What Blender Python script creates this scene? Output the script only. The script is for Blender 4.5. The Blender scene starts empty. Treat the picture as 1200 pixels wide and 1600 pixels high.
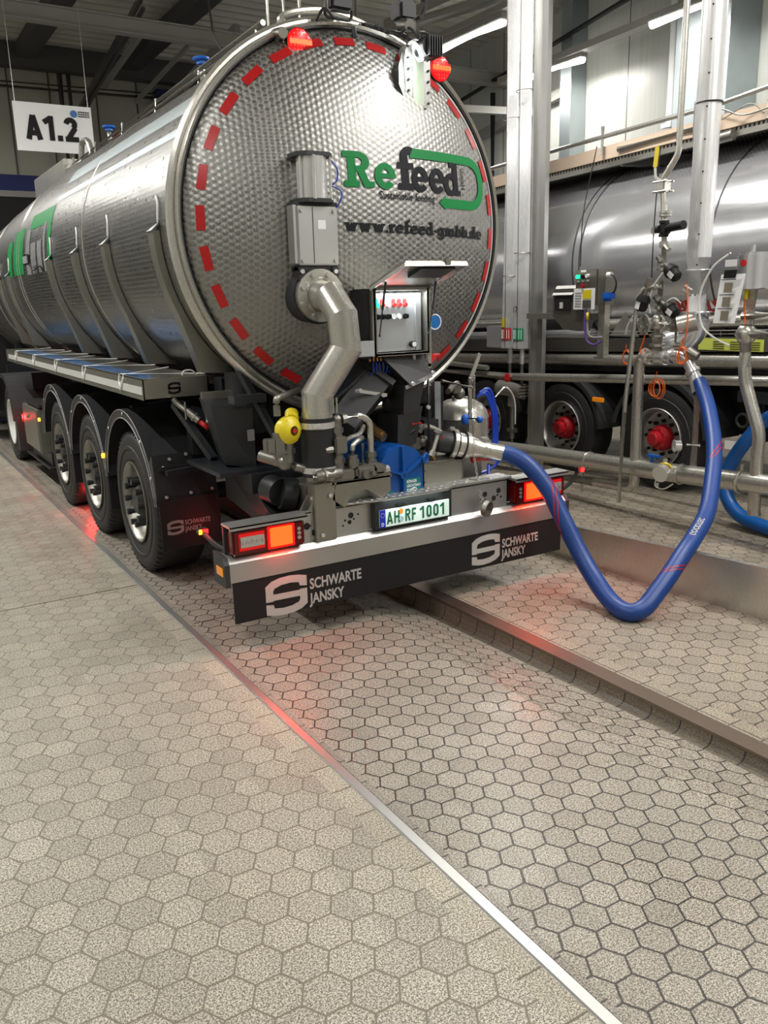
import bpy, bmesh, math, random
from math import sin, cos, pi, radians, sqrt, hypot, atan2
from mathutils import Vector, Matrix
random.seed(7)
scene = bpy.context.scene
COL = scene.collection
V = Vector
WP = {}                                     # world position of every object built (all unrotated)

# ------------------------------------------------------------------ materials
def mat(name, col, rough=.5, metal=0., emit=None, es=1., spec=None, alpha=None, trans=0.):
    m = bpy.data.materials.new(name); m.use_nodes = True
    b = m.node_tree.nodes['Principled BSDF']
    b.inputs['Base Color'].default_value = (*col, 1); b.inputs['Roughness'].default_value = rough
    b.inputs['Metallic'].default_value = metal
    if spec is not None: b.inputs['Specular IOR Level'].default_value = spec
    if emit: b.inputs['Emission Color'].default_value = (*emit, 1); b.inputs['Emission Strength'].default_value = es
    if trans: b.inputs['Transmission Weight'].default_value = trans
    return m
class NT:
    def __init__(s, m): s.t = m.node_tree; s.b = s.t.nodes['Principled BSDF']
    def n(s, typ, **k):
        o = s.t.nodes.new(typ)
        for a, v in k.items(): setattr(o, a, v)
        return o
    def l(s, a, b): s.t.links.new(a, b)
    def val(s, x, sock):
        if isinstance(x, (int, float)): sock.default_value = x
        elif isinstance(x, (tuple, list)): sock.default_value = x
        else: s.l(x, sock)
    def m(s, op, a, b=0., c=0., clamp=False):
        o = s.n('ShaderNodeMath', operation=op, use_clamp=clamp)
        s.val(a, o.inputs[0]); s.val(b, o.inputs[1]); s.val(c, o.inputs[2]); return o.outputs[0]
    def pos(s):
        g = s.n('ShaderNodeNewGeometry'); x = s.n('ShaderNodeSeparateXYZ'); s.l(g.outputs['Position'], x.inputs[0]); return g.outputs['Position'], x.outputs
    def uv(s):
        g = s.n('ShaderNodeUVMap'); x = s.n('ShaderNodeSeparateXYZ'); s.l(g.outputs[0], x.inputs[0]); return g.outputs[0], x.outputs
    def comb(s, a, b, c=0.):
        o = s.n('ShaderNodeCombineXYZ'); s.val(a, o.inputs[0]); s.val(b, o.inputs[1]); s.val(c, o.inputs[2]); return o.outputs[0]
    def noise(s, vec, scale, detail=2., rough=.5):
        o = s.n('ShaderNodeTexNoise'); s.l(vec, o.inputs['Vector']); o.inputs['Scale'].default_value = scale
        o.inputs['Detail'].default_value = detail; o.inputs['Roughness'].default_value = rough; return o.outputs['Fac']
    def ramp(s, f, pts):
        o = s.n('ShaderNodeValToRGB'); s.l(f, o.inputs[0]); e = o.color_ramp.elements
        while len(e) < len(pts): e.new(.5)
        for i, (p, c) in enumerate(pts):
            e[i].position = p; e[i].color = (*c, 1) if len(c) == 3 else c
        return o.outputs[0]
    def mix(s, f, a, b, mode='MIX'):
        o = s.n('ShaderNodeMix', data_type='RGBA', blend_type=mode); s.val(f, o.inputs[0])
        for x, k in ((a, 6), (b, 7)):
            if isinstance(x, tuple): o.inputs[k].default_value = (*x, 1)
            else: s.l(x, o.inputs[k])
        return o.outputs[2]
    def bump(s, h, strength=.3, dist=.01):
        o = s.n('ShaderNodeBump'); o.inputs['Strength'].default_value = strength; o.inputs['Distance'].default_value = dist
        s.l(h, o.inputs['Height']); s.l(o.outputs[0], s.b.inputs['Normal'])
    def rng(s, v, a, b, c, d):
        o = s.n('ShaderNodeMapRange'); s.l(v, o.inputs[0])
        for i, x in enumerate((a, b, c, d)): o.inputs[i + 1].default_value = x
        return o.outputs[0]
    def hexa(s, a, b, w, a0=0., b0=0.):
        """hexagonal grid: returns (distance to border, distance to centre, cell id vector)"""
        R3 = 1.7320508
        pa = s.m('DIVIDE', s.m('SUBTRACT', a, a0), w); pb = s.m('DIVIDE', s.m('SUBTRACT', b, b0), w)
        pa = s.m('ADD', pa, .5); pb = s.m('ADD', pb, R3 / 2)
        def half(qa, qb): return s.m('SUBTRACT', s.m('FLOORED_MODULO', qa, 1.), .5), s.m('SUBTRACT', s.m('FLOORED_MODULO', qb, R3), R3 / 2)
        a1, b1 = half(pa, pb); a2, b2 = half(s.m('SUBTRACT', pa, .5), s.m('SUBTRACT', pb, R3 / 2))
        d1 = s.m('ADD', s.m('MULTIPLY', a1, a1), s.m('MULTIPLY', b1, b1)); d2 = s.m('ADD', s.m('MULTIPLY', a2, a2), s.m('MULTIPLY', b2, b2))
        k = s.m('LESS_THAN', d1, d2); ik = s.m('SUBTRACT', 1., k)
        ga = s.m('ADD', s.m('MULTIPLY', a1, k), s.m('MULTIPLY', a2, ik)); gb = s.m('ADD', s.m('MULTIPLY', b1, k), s.m('MULTIPLY', b2, ik))
        aa = s.m('ABSOLUTE', ga); ab = s.m('ABSOLUTE', gb)
        e = s.m('MAXIMUM', aa, s.m('ADD', s.m('MULTIPLY', aa, .5), s.m('MULTIPLY', ab, .8660254)))
        cid = s.comb(s.m('SUBTRACT', pa, ga), s.m('SUBTRACT', pb, gb))
        return s.m('SUBTRACT', .5, e), s.m('SQRT', s.m('MINIMUM', d1, d2)), cid

def speckle(t, P, light, dark):
    n1 = t.noise(P, 230., 2., .6); n2 = t.noise(P, 120., 3., .7)
    f = t.m('ADD', t.m('MULTIPLY', n1, .6), t.m('MULTIPLY', n2, .4))
    return t.ramp(f, [(.45, dark), (.50, tuple(a * .42 + b * .58 for a, b in zip(light, dark))), (.55, light)])

def floor_mat(name, light, dark, grout, gw, kind='hex', wet=.3, a0=-2.7652, b0=-1.1943, hw=.1179):
    m = mat(name, light, .45); t = NT(m); P, x = t.pos()
    if kind == 'hex':
        d, c, cid = t.hexa(x[1], x[0], hw, a0, b0)
        d = t.m('MULTIPLY', d, hw)
    else:
        L, W, ox = kind
        u = t.m('DIVIDE', x[1], L); f = t.m('FLOORED_MODULO', u, 1.)
        du = t.m('MULTIPLY', t.m('MINIMUM', f, t.m('SUBTRACT', 1., f)), L)
        w = t.m('FLOORED_MODULO', t.m('DIVIDE', t.m('SUBTRACT', x[0], ox), W), 1.)
        dw = t.m('MULTIPLY', t.m('MINIMUM', w, t.m('SUBTRACT', 1., w)), W)
        d = t.m('MINIMUM', du, dw); cid = t.comb(t.m('FLOOR', u), 0.)
    jit = t.noise(P, 90., 1.)
    d = t.m('ADD', d, t.m('MULTIPLY', t.m('SUBTRACT', jit, .5), .003))
    g = t.rng(d, gw * .45, gw * 1.1, 1., 0.)
    base = speckle(t, P, light, dark)
    wn = t.n('ShaderNodeTexWhiteNoise', noise_dimensions='3D'); t.l(cid, wn.inputs['Vector'])
    base = t.mix(t.m('MULTIPLY', wn.outputs['Value'], .22), base, tuple(v * .55 for v in dark))
    stain = t.noise(P, .9, 5., .6)
    base = t.mix(t.rng(stain, .48, .75, 0., .35), base, tuple(v * .6 for v in dark))
    colr = t.mix(g, base, grout)
    t.l(colr, t.b.inputs['Base Color'])
    damp = t.noise(P, 1.6, 4., .6)
    t.l(t.rng(damp, .35, .65, wet, wet + .3), t.b.inputs['Roughness'])
    grain = t.noise(P, 300., 2.)
    h = t.m('SUBTRACT', t.m('MULTIPLY', grain, .25), g)
    t.bump(h, .35, .004)
    return m

M = {}
M['floorL'] = floor_mat('floor_tile_left', (.63, .585, .485), (.12, .108, .085), (.16, .14, .10), .0042, wet=.34, a0=-2.329, b0=-1.8185, hw=.139)
M['floorM'] = floor_mat('floor_tile_mid', (.54, .49, .41), (.105, .093, .074), (.025, .02, .018), .0045, wet=.24)
M['floorR'] = floor_mat('floor_tile_right', (.52, .455, .36), (.11, .09, .07), (.04, .033, .025), .004, wet=.23, a0=-1.565, b0=.454, hw=.122)
M['kblocks'] = floor_mat('kerb_side_blocks', (.56, .49, .38), (.12, .10, .078), (.04, .033, .025), .004, kind=(.171, .4, .33), wet=.25)
M['blocks'] = floor_mat('floor_border_blocks', (.68, .63, .51), (.14, .125, .095), (.12, .10, .07), .005, kind=(.19, .4, -1.47), wet=.38)
M['nblocks'] = floor_mat('floor_narrow_blocks', (.46, .42, .35), (.11, .095, .08), (.04, .035, .03), .004, kind=(.19, .4, -1.316), wet=.3)
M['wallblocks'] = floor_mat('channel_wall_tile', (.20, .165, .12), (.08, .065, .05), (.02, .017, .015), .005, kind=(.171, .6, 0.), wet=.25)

def brushed(name, col, rough=.3, sx=3., sy=90., sz=3., amt=.018, metal=.92):
    m = mat(name, col, rough, metal); t = NT(m); P, x = t.pos()
    mp = t.n('ShaderNodeMapping'); t.l(P, mp.inputs[0]); mp.inputs['Scale'].default_value = (sx, sy, sz)
    f = t.noise(mp.outputs[0], 6., 3., .7)
    t.l(t.rng(f, .25, .75, rough - amt, rough + amt), t.b.inputs['Roughness'])
    big = t.noise(P, 3.5, 3.)
    t.l(t.mix(t.rng(big, .3, .7, 0., .22), col, tuple(v * .6 for v in col)), t.b.inputs['Base Color'])
    return m
M['steel'] = brushed('stainless_steel', (.56, .545, .50), .28, metal=.78)
M['steelv'] = brushed('stainless_steel_upright', (.70, .70, .69), .24, 40., 40., .6, .05, .62)
M['clad'] = brushed('bright_pipe_cladding', (.78, .79, .80), .26, 60., 60., .5, .03, .45)
M['steeld'] = brushed('stainless_steel_dull', (.30, .29, .26), .36)
M['steelbox'] = brushed('weathered_sheet_steel', (.34, .33, .29), .42, 3, 3, 40)
M['cast'] = brushed('cast_fitting_metal', (.27, .26, .235), .42)
M['alu'] = brushed('anodised_aluminium', (.50, .50, .485), .42, 1., 60., 60.)
M['galv'] = brushed('galvanised_sheet', (.42, .47, .49), .5, 8, 8, 8)
M['mirror'] = brushed('polished_tank_steel', (.74, .75, .78), .2, .5, .5, 20., .04, .8)
M['beam'] = mat('grey_painted_beam', (.28, .275, .25), .55)
M['beamd'] = mat('dark_beam', (.055, .055, .05), .6)
M['black'] = mat('black_plastic', (.016, .017, .019), .42)
M['blackg'] = mat('dark_grey_plastic', (.024, .025, .027), .5)
M['chassis'] = mat('chassis_paint', (.014, .016, .020), .38)
M['wallg'] = None
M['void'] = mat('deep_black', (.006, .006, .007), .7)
M['rubber'] = mat('tyre_rubber', (.016, .016, .016), .62)
M['flap'] = mat('rubber_sheet', (.010, .010, .011), .6, spec=.3)
M['blue'] = mat('blue_pump_paint', (.004, .07, .30), .3)
M['blueh'] = mat('blue_hose_rubber', (.003, .040, .21), .42)
M['bluec'] = mat('blue_cable', (.01, .05, .42), .35)
M['blueknob'] = mat('blue_knob_plastic', (.01, .12, .55), .35)
M['bluewall'] = mat('blue_wall_paint', (.004, .010, .11), .5)
M['yellow'] = mat('yellow_paint', (.72, .58, .02), .35)
M['red'] = mat('red_plastic', (.55, .02, .02), .35)
M['redhub'] = mat('red_hub_paint', (.42, .012, .02), .32)
M['orange'] = mat('orange_cable', (.85, .16, .02), .4)
M['white'] = mat('white_sheet', (.80, .81, .82), .35)
M['whitep'] = mat('white_paper', (.80, .81, .82), .7)
M['cable_w'] = mat('white_cable', (.72, .72, .70), .4)
M['purple'] = mat('purple_cable', (.12, .06, .25), .4)
M['grey'] = mat('grey_cable', (.25, .25, .26), .5)
M['ink'] = mat('black_ink', (.008, .008, .009), .55, spec=.25)
M['anth'] = mat('anthracite_vinyl', (.012, .013, .017), .6, spec=.2)
M['greenv'] = mat('green_vinyl', (.002, .21, .05), .55, spec=.25)
M['logo'] = mat('white_print', (.42, .42, .40), .6, spec=.2)
M['logod'] = mat('grey_print', (.20, .20, .20), .5)
M['rust'] = brushed('stained_steel_edge', (.20, .155, .125), .45, 6, 2, 6)
M['brass'] = mat('brass', (.45, .26, .10), .35, 1.)
M['tan'] = mat('dusty_edge_board', (.60, .47, .36), .7)
M['panelw'] = None
M['redtape'] = mat('red_reflective_tape', (.40, .008, .01), .3)
M['whitetape'] = mat('silver_reflective_tape', (.62, .62, .60), .35)
M['lampred'] = mat('lamp_red_lens', (.35, .0, .0), .2, emit=(1, .01, .01), es=.35)
M['lampreddim'] = mat('lamp_dark_red_lens', (.10, .002, .002), .15)
M['lampon'] = mat('lit_orange_lens', (.8, .06, .01), .3, emit=(1., .13, .012), es=1.15)
M['lamponred'] = mat('lit_red_lens', (.9, .0, .0), .2, emit=(1., .004, .006), es=.75)
M['lamponbright'] = mat('lit_red_marker', (.9, .0, .0), .2, emit=(1., .02, .015), es=3.)
M['amber'] = mat('amber_lens', (.65, .22, .01), .2, emit=(1, .30, .01), es=.15)
M['amberon'] = mat('lit_amber_lens', (.9, .4, .02), .2, emit=(1, .42, .03), es=2.)
M['clear'] = mat('clear_reflector', (.55, .52, .48), .18, .6)
M['glow'] = mat('fluorescent_tube', (1, 1, 1), .4, emit=(1., .97, .90), es=14.)
M['glowled'] = mat('led_work_lamp', (1, 1, 1), .4, emit=(.93, 1., .98), es=9.)
M['glowgreen'] = mat('lit_green_button', (.0, .5, .2), .3, emit=(.02, .9, .35), es=1.5)
M['glass'] = mat('sight_glass', (.62, .72, .58), .12, emit=(.7, .8, .6), es=.05)
M['panel'] = mat('control_panel_plate', (.58, .60, .62), .32, .75)
M['lightbox'] = mat('grey_enclosure', (.50, .52, .54), .45)
M['navy'] = mat('navy_glossy_lid', (.03, .10, .28), .12, .6)
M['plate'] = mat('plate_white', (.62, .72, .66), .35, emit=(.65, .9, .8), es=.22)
M['pgreen'] = mat('plate_green', (.005, .10, .045), .4)
M['pblue'] = mat('plate_blue', (.004, .025, .42), .35)
M['teal'] = mat('teal_sticker', (.0, .16, .17), .4)
M['badge'] = mat('badge_blue', (.01, .14, .42), .35)
M['obadge'] = mat('badge_orange', (.8, .25, .03), .4)
M['roller'] = mat('dark_slot', (.02, .02, .02), .6)
M['lime'] = mat('lime_label', (.52, .58, .10), .5)
M['labelgreen'] = mat('green_sign', (.01, .22, .10), .4)
M['labelred'] = mat('red_sign', (.40, .01, .01), .4)
M['bottle'] = mat('dirty_glass', (.25, .22, .18), .2)

def swirl(name, coords, w, col, rough, bs, metal=1.):
    m = mat(name, col, rough, metal); t = NT(m)
    P, x = t.pos()
    if coords == 'xz': a, b = x[2], x[0]
    else:
        _, u = t.uv(); a, b = u[0], u[1]
    d, c, cid = t.hexa(a, b, w)
    wn = t.n('ShaderNodeTexWhiteNoise', noise_dimensions='3D'); t.l(cid, wn.inputs['Vector'])
    rings = t.m('SINE', t.m('MULTIPLY', c, 60.))
    h = t.m('ADD', t.m('MULTIPLY', c, -1.), t.m('MULTIPLY', rings, .02))
    t.l(t.mix(t.rng(d, 0., .14, .45, 0.), col, tuple(min(1., v * 1.55) for v in col)), t.b.inputs['Base Color'])
    t.l(t.m('ADD', t.rng(d, 0., .2, rough + .16, rough), t.m('MULTIPLY', wn.outputs['Value'], .06)), t.b.inputs['Roughness'])
    t.bump(h, bs, w)
    return m
M['swirl'] = swirl('circular_polished_steel', 'xz', .038, (.285, .28, .268), .33, .20)
M['swirlb'] = swirl('circular_polished_barrel', 'uv', .036, (.27, .27, .26), .27, .07)

def wall_mat():
    m = mat('wall_panel', (.66, .67, .62), .35); t = NT(m); P, x = t.pos()
    s = t.m('ADD', x[0], x[1]); f = t.m('FLOORED_MODULO', t.m('DIVIDE', s, 1.02), 1.)
    seam = t.m('LESS_THAN', f, .018)
    mp = t.n('ShaderNodeMapping'); t.l(P, mp.inputs[0]); mp.inputs['Scale'].default_value = (9, 9, .25)
    st = t.noise(mp.outputs[0], 3., 4., .6)
    c = t.mix(t.rng(st, .3, .8, 0., .5), (.50, .51, .475), (.34, .35, .315))
    t.l(t.mix(seam, c, (.06, .06, .055)), t.b.inputs['Base Color'])
    t.bump(st, .05, .01); return m
M['panelw'] = wall_mat()
def deck_mat():
    m = mat('perforated_plate', (.3, .29, .27), .5, .6); t = NT(m); P, x = t.pos()
    d, c, _ = t.hexa(x[1], x[0], .045)
    t.l(t.mix(t.m('LESS_THAN', c, .3), (.33, .31, .28), (.015, .015, .015)), t.b.inputs['Base Color']); return m
M['perf'] = deck_mat()
def mesh_mat():
    m = mat('punched_guard', (.3, .29, .27), .5, .6); t = NT(m); P, x = t.pos()
    d, c, _ = t.hexa(x[1], x[2], .02)
    t.l(t.mix(t.m('LESS_THAN', c, .32), (.40, .38, .33), (.03, .03, .03)), t.b.inputs['Base Color']); return m
M['guard'] = mesh_mat()

# ------------------------------------------------------------------ mesh builder
def frame(d):
    d = d.normalized(); a = V((0, 0, 1)) if abs(d.z) < .9 else V((1, 0, 0))
    u = d.cross(a).normalized(); return u, u.cross(d).normalized()
class MB:
    def __init__(s): s.b = bmesh.new(); s.uv = None
    def face(s, vs, sm=False):
        try: f = s.b.faces.new(vs); f.smooth = sm; return f
        except ValueError: return None
    def box(s, a, b, bev=0.):
        lo = [min(p, q) for p, q in zip(a, b)]; hi = [max(p, q) for p, q in zip(a, b)]
        r = bmesh.ops.create_cube(s.b, size=1.)
        for v in r['verts']: v.co = V([lo[i] + (v.co[i] + .5) * (hi[i] - lo[i]) for i in range(3)])
        if bev:
            es = {e for v in r['verts'] for e in v.link_edges}
            bmesh.ops.bevel(s.b, geom=list(es), offset=bev, segments=2, affect='EDGES', clamp_overlap=True)
        return s
    def hull(s, pts, faces, sm=False):
        vs = [s.b.verts.new(p) for p in pts]
        for f in faces: s.face([vs[i] for i in f], sm)
        return s
    def beam(s, a, b, w, h, up=(0, 0, 1)):
        a, b, up = V(a), V(b), V(up); d = (b - a).normalized(); x = d.cross(up)
        if x.length < 1e-3: x = d.cross(V((1, 0, 0)))
        x.normalize(); y = x.cross(d).normalized()
        P = [p + x * sx * w / 2 + y * sy * h / 2 for p in (a, b) for sx, sy in ((-1, -1), (1, -1), (1, 1), (-1, 1))]
        return s.hull(P, [(0, 1, 2, 3), (7, 6, 5, 4), (0, 4, 5, 1), (1, 5, 6, 2), (2, 6, 7, 3), (3, 7, 4, 0)])
    def prism(s, poly, n, depth):
        """poly: 3D points, extruded by vector n*depth"""
        n = V(n) * depth; A = [s.b.verts.new(V(p)) for p in poly]; B = [s.b.verts.new(V(p) + n) for p in poly]
        s.face(A[::-1]); s.face(B)
        k = len(A)
        for i in range(k): s.face([A[i], A[(i + 1) % k], B[(i + 1) % k], B[i]])
        return s
    def tube(s, pts, r, seg=16, cap=True, radii=None):
        pts = [V(p) for p in pts]; rings = []; u = None
        for i, p in enumerate(pts):
            d = (pts[min(i + 1, len(pts) - 1)] - pts[max(i - 1, 0)]).normalized()
            if u is None: u, w = frame(d)
            else:
                u = (u - d * u.dot(d))
                u = u.normalized() if u.length > 1e-5 else frame(d)[0]
                w = d.cross(u)
            rr = radii[i] if radii else r
            rings.append([s.b.verts.new(p + (u * cos(2 * pi * k / seg) + w * sin(2 * pi * k / seg)) * rr) for k in range(seg)])
        for A, B in zip(rings, rings[1:]):
            for k in range(seg): s.face([A[k], A[(k + 1) % seg], B[(k + 1) % seg], B[k]], True)
        if cap: s.face(rings[0][::-1]); s.face(rings[-1])
        return s
    def cyl(s, a, b, r, seg=24, r2=None, cap=True):
        a, b = V(a), V(b); u, w = frame(b - a); r2 = r if r2 is None else r2
        A = [s.b.verts.new(a + (u * cos(2 * pi * k / seg) + w * sin(2 * pi * k / seg)) * r) for k in range(seg)]
        B = [s.b.verts.new(b + (u * cos(2 * pi * k / seg) + w * sin(2 * pi * k / seg)) * r2) for k in range(seg)]
        for k in range(seg): s.face([A[k], A[(k + 1) % seg], B[(k + 1) % seg], B[k]], True)
        if cap: s.face(A[::-1]); s.face(B)
        return s
    def lathe(s, c, ax, prof, seg=32, a0=0., a1=2 * pi, uvl=None):
        """prof: list of (distance along axis, radius)"""
        c, ax = V(c), V(ax).normalized(); u, w = frame(ax); full = abs(a1 - a0 - 2 * pi) < 1e-6
        n = seg if full else seg + 1; R = []
        for t, r in prof:
            R.append([s.b.verts.new(c + ax * t + (u * cos(a0 + (a1 - a0) * k / seg) + w * sin(a0 + (a1 - a0) * k / seg)) * max(r, 1e-4)) for k in range(n)])
        for A, B in zip(R, R[1:]):
            for k in range(seg): s.face([A[k], A[(k + 1) % n], B[(k + 1) % n], B[k]], True)
        return s
    def sphere(s, c, r, sc=(1, 1, 1), seg=20):
        q = bmesh.ops.create_uvsphere(s.b, u_segments=seg, v_segments=seg // 2, radius=r)
        for v in q['verts']: v.co = V(c) + V([v.co[i] * sc[i] for i in range(3)])
        for f in {f for v in q['verts'] for f in v.link_faces}: f.smooth = True
        return s
    def torus(s, c, ax, R, r, seg=40, rs=10, a0=0., a1=2 * pi, ref=None):
        ax = V(ax).normalized(); u, w = frame(ax)
        if ref: u = V(ref).normalized(); w = ax.cross(u)
        full = abs(a1 - a0 - 2 * pi) < 1e-6
        pts = [V(c) + (u * cos(a0 + (a1 - a0) * k / seg) + w * sin(a0 + (a1 - a0) * k / seg)) * R for k in range(seg + (0 if full else 1))]
        if full:
            rings = [[s.b.verts.new(p + (p - V(c)).normalized() * cos(2 * pi * j / rs) * r + ax * sin(2 * pi * j / rs) * r) for j in range(rs)] for p in pts]
            for i in range(seg):
                A, B = rings[i], rings[(i + 1) % seg]
                for j in range(rs): s.face([A[j], B[j], B[(j + 1) % rs], A[(j + 1) % rs]], True)
            return s
        return s.tube(pts, r, rs)
    def bolts(s, c, ax, R, n, r, h, a0=0.):
        ax = V(ax).normalized(); u, w = frame(ax)
        for k in range(n):
            a = a0 + 2 * pi * k / n; p = V(c) + (u * cos(a) + w * sin(a)) * R
            s.cyl(p, p + ax * h, r, 6)
        return s
def obj(name, mb, m, parent=None, fix=True):
    if fix: bmesh.ops.recalc_face_normals(mb.b, faces=mb.b.faces)
    for e in mb.b.edges:
        if len(e.link_faces) == 2 and e.calc_face_angle(0.) > .62: e.smooth = False
    vs = mb.b.verts
    lo = V([min(v.co[i] for v in vs) for i in range(3)]); hi = V([max(v.co[i] for v in vs) for i in range(3)])
    c = V(((lo.x + hi.x) / 2, (lo.y + hi.y) / 2, lo.z))
    for v in vs: v.co -= c
    me = bpy.data.meshes.new(name); mb.b.to_mesh(me); mb.b.free()
    for q in (m if isinstance(m, list) else [m]): me.materials.append(M[q] if isinstance(q, str) else q)
    o = bpy.data.objects.new(name, me); COL.objects.link(o)
    WP[o] = c
    if parent: o.parent = parent; o.location = c - WP[parent]
    else: o.location = c
    return o
def tag(o, label=None, cat=None, group=None, kind=None):
    if label: o['label'] = label
    if cat: o['category'] = cat
    if group: o['group'] = group
    if kind: o['kind'] = kind
    return o
def empty(name, loc, parent=None, label=None, cat=None, group=None):
    o = bpy.data.objects.new(name, None); COL.objects.link(o); o.empty_display_size = .1
    WP[o] = V(loc); o.parent = parent
    o.location = V(loc) - (WP[parent] if parent else V((0, 0, 0)))
    return tag(o, label, cat, group)
def struct(name, mb, m):
    return tag(obj(name, mb, m), kind='structure')
def smooth_path(P, n=10):
    P = [V(p) for p in P]; Q = [P[0] * 2 - P[1]] + P + [P[-1] * 2 - P[-2]]; out = []
    for i in range(1, len(Q) - 2):
        a, b, c, d = Q[i - 1:i + 3]
        for k in range(n):
            t = k / n
            out.append(.5 * ((2 * b) + (c - a) * t + (2 * a - 5 * b + 4 * c - d) * t * t + (3 * b - a - 3 * c + d) * t ** 3))
    return out + [P[-1]]
def bend_path(P, r=.08, n=7):
    """polyline with rounded corners"""
    P = [V(p) for p in P]; out = [P[0]]
    for i in range(1, len(P) - 1):
        a, b, c = P[i - 1], P[i], P[i + 1]; d0 = (a - b); d1 = (c - b)
        q = min(r, d0.length * .48, d1.length * .48); s = b + d0.normalized() * q; e = b + d1.normalized() * q
        for k in range(n + 1):
            t = k / n; out.append(s * (1 - t) ** 2 + b * 2 * t * (1 - t) + e * t * t)
    return out + [P[-1]]

# ---------------------------------------------------------------- lettering
def text_obj(name, body, size, m, parent, mapf, bold=0., xs=1., align='LEFT', sp=1.):
    cu = bpy.data.curves.new('t', 'FONT'); cu.body = body; cu.size = size; cu.offset = bold; cu.align_x = align
    cu.space_character = sp; cu.resolution_u = 4
    o = bpy.data.objects.new('t', cu); COL.objects.link(o)
    dg = bpy.context.evaluated_depsgraph_get(); me = bpy.data.meshes.new_from_object(o.evaluated_get(dg))
    bpy.data.objects.remove(o); mb = MB(); mb.b.from_mesh(me); bpy.data.meshes.remove(me)
    for v in mb.b.verts: v.co = V(mapf(v.co.x * xs, v.co.y))
    return obj(name, mb, m, parent, fix=False)
def arc(cx, cy, ro, so, ri, si, a0, a1, n=18):
    o = []
    for k in range(n):
        t0 = radians(a0 + (a1 - a0) * k / n); t1 = radians(a0 + (a1 - a0) * (k + 1) / n)
        o.append([(cx + ro * cos(t0), cy + so * sin(t0)), (cx + ro * cos(t1), cy + so * sin(t1)), (cx + ri * cos(t1), cy + si * sin(t1)), (cx + ri * cos(t0), cy + si * sin(t0))])
    return o
def rc(x0, y0, x1, y1): return [[(x0, y0), (x1, y0), (x1, y1), (x0, y1)]]
SLAB = {
 'R': (1.45, rc(.2, 0, .58, 1.42) + rc(0, 1.17, .7, 1.42) + rc(0, 0, .72, .25) + arc(.68, 1.01, .56, .41, .2, .16, -90, 90) + rc(.55, .6, .7, .85) + rc(.55, 1.17, .7, 1.42)
       + [[(.62, .66), (.98, .66), (1.24, .1), (.88, .1)]] + rc(.9, 0, 1.42, .25)),
 'e': (1.12, arc(.53, .5, .53, .54, .2, .28, 2, 322) + rc(.2, .42, 1.05, .6)),
 'f': (.86, rc(.18, 0, .54, 1.2) + rc(0, 0, .74, .24) + rc(0, .76, .80, 1.0) + arc(.63, 1.2, .45, .40, .09, .10, 62, 180)),
 'd': (1.2, arc(.48, .5, .48, .54, .17, .28, 0, 360) + rc(.62, 0, .97, 1.55) + rc(.42, 1.32, .7, 1.55) + rc(.9, 0, 1.12, .24)),
 'w': (1.62, [[(.12, 1), (.5, 1), (.72, 0), (.42, 0)], [(.42, 0), (.72, 0), (.95, .95), (.7, .95)], [(.7, .95), (.95, .95), (1.2, 0), (.9, 0)], [(.9, 0), (1.2, 0), (1.48, 1), (1.14, 1)]] + rc(0, .8, .58, 1) + rc(1.02, .8, 1.58, 1)),
 '.': (.44, rc(.06, 0, .36, .3)), '-': (.6, rc(.04, .38, .54, .62)),
 'r': (.9, rc(.16, 0, .5, 1) + rc(0, .78, .4, 1) + rc(0, 0, .66, .22) + arc(.72, .6, .28, .42, .0, .12, 40, 170)),
 'g': (1.15, arc(.46, .5, .46, .52, .17, .26, 0, 360) + rc(.62, -.15, .95, 1) + rc(.85, .8, 1.1, 1) + arc(.48, -.15, .47, .34, .16, .1, 180, 360)),
 'm': (1.72, rc(.14, 0, .46, 1) + rc(0, .78, .4, 1) + rc(0, 0, .56, .2) + arc(.62, .66, .36, .36, .06, .12, 0, 180) + rc(.66, 0, .98, .68) + rc(.6, 0, 1.08, .2) + arc(1.16, .66, .36, .36, .06, .12, 0, 180) + rc(1.2, 0, 1.52, .68) + rc(1.12, 0, 1.66, .2)),
 'b': (1.14, rc(.14, 0, .48, 1.42) + rc(0, 1.2, .4, 1.42) + arc(.6, .5, .48, .54, .17, .28, 0, 360)),
 'h': (1.2, rc(.14, 0, .46, 1.42) + rc(0, 1.2, .4, 1.42) + rc(0, 0, .56, .2) + arc(.64, .66, .38, .38, .06, .12, 0, 180) + rc(.7, 0, 1.02, .68) + rc(.62, 0, 1.14, .2)),
}
def slab(s, x, y, k, kx=1.):
    out = []
    for ch in s:
        w, sh = SLAB[ch]
        out += [[(x + px * k * kx, y + py * k) for px, py in q] for q in sh]; x += w * k * kx
    return out, x
def polys(name, P, m, parent, mapf):
    mb = MB()
    for i, q in enumerate(P):
        W = [V(mapf(a, b)) for a, b in q]; n = (W[1] - W[0]).cross(W[2] - W[0])
        if n.length < 1e-12: n = (W[2] - W[0]).cross(W[3] - W[0])
        n.normalize(); k = 0 if abs(n.x) > abs(n.y) else 1
        if n[k] > 0: W = W[::-1]; n = -n
        mb.face([mb.b.verts.new(w + n * (.00012 * (i % 9))) for w in W])
    return obj(name, mb, m, parent, fix=False)
_o = [(0, .80), (.15, .92), (.35, .98), (.6, 1), (.8, .98), (1, .93)]; _i = [(.18, .66), (.22, .73), (.38, .79), (.6, .81), (.8, .785), (.82, .72)]
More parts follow.
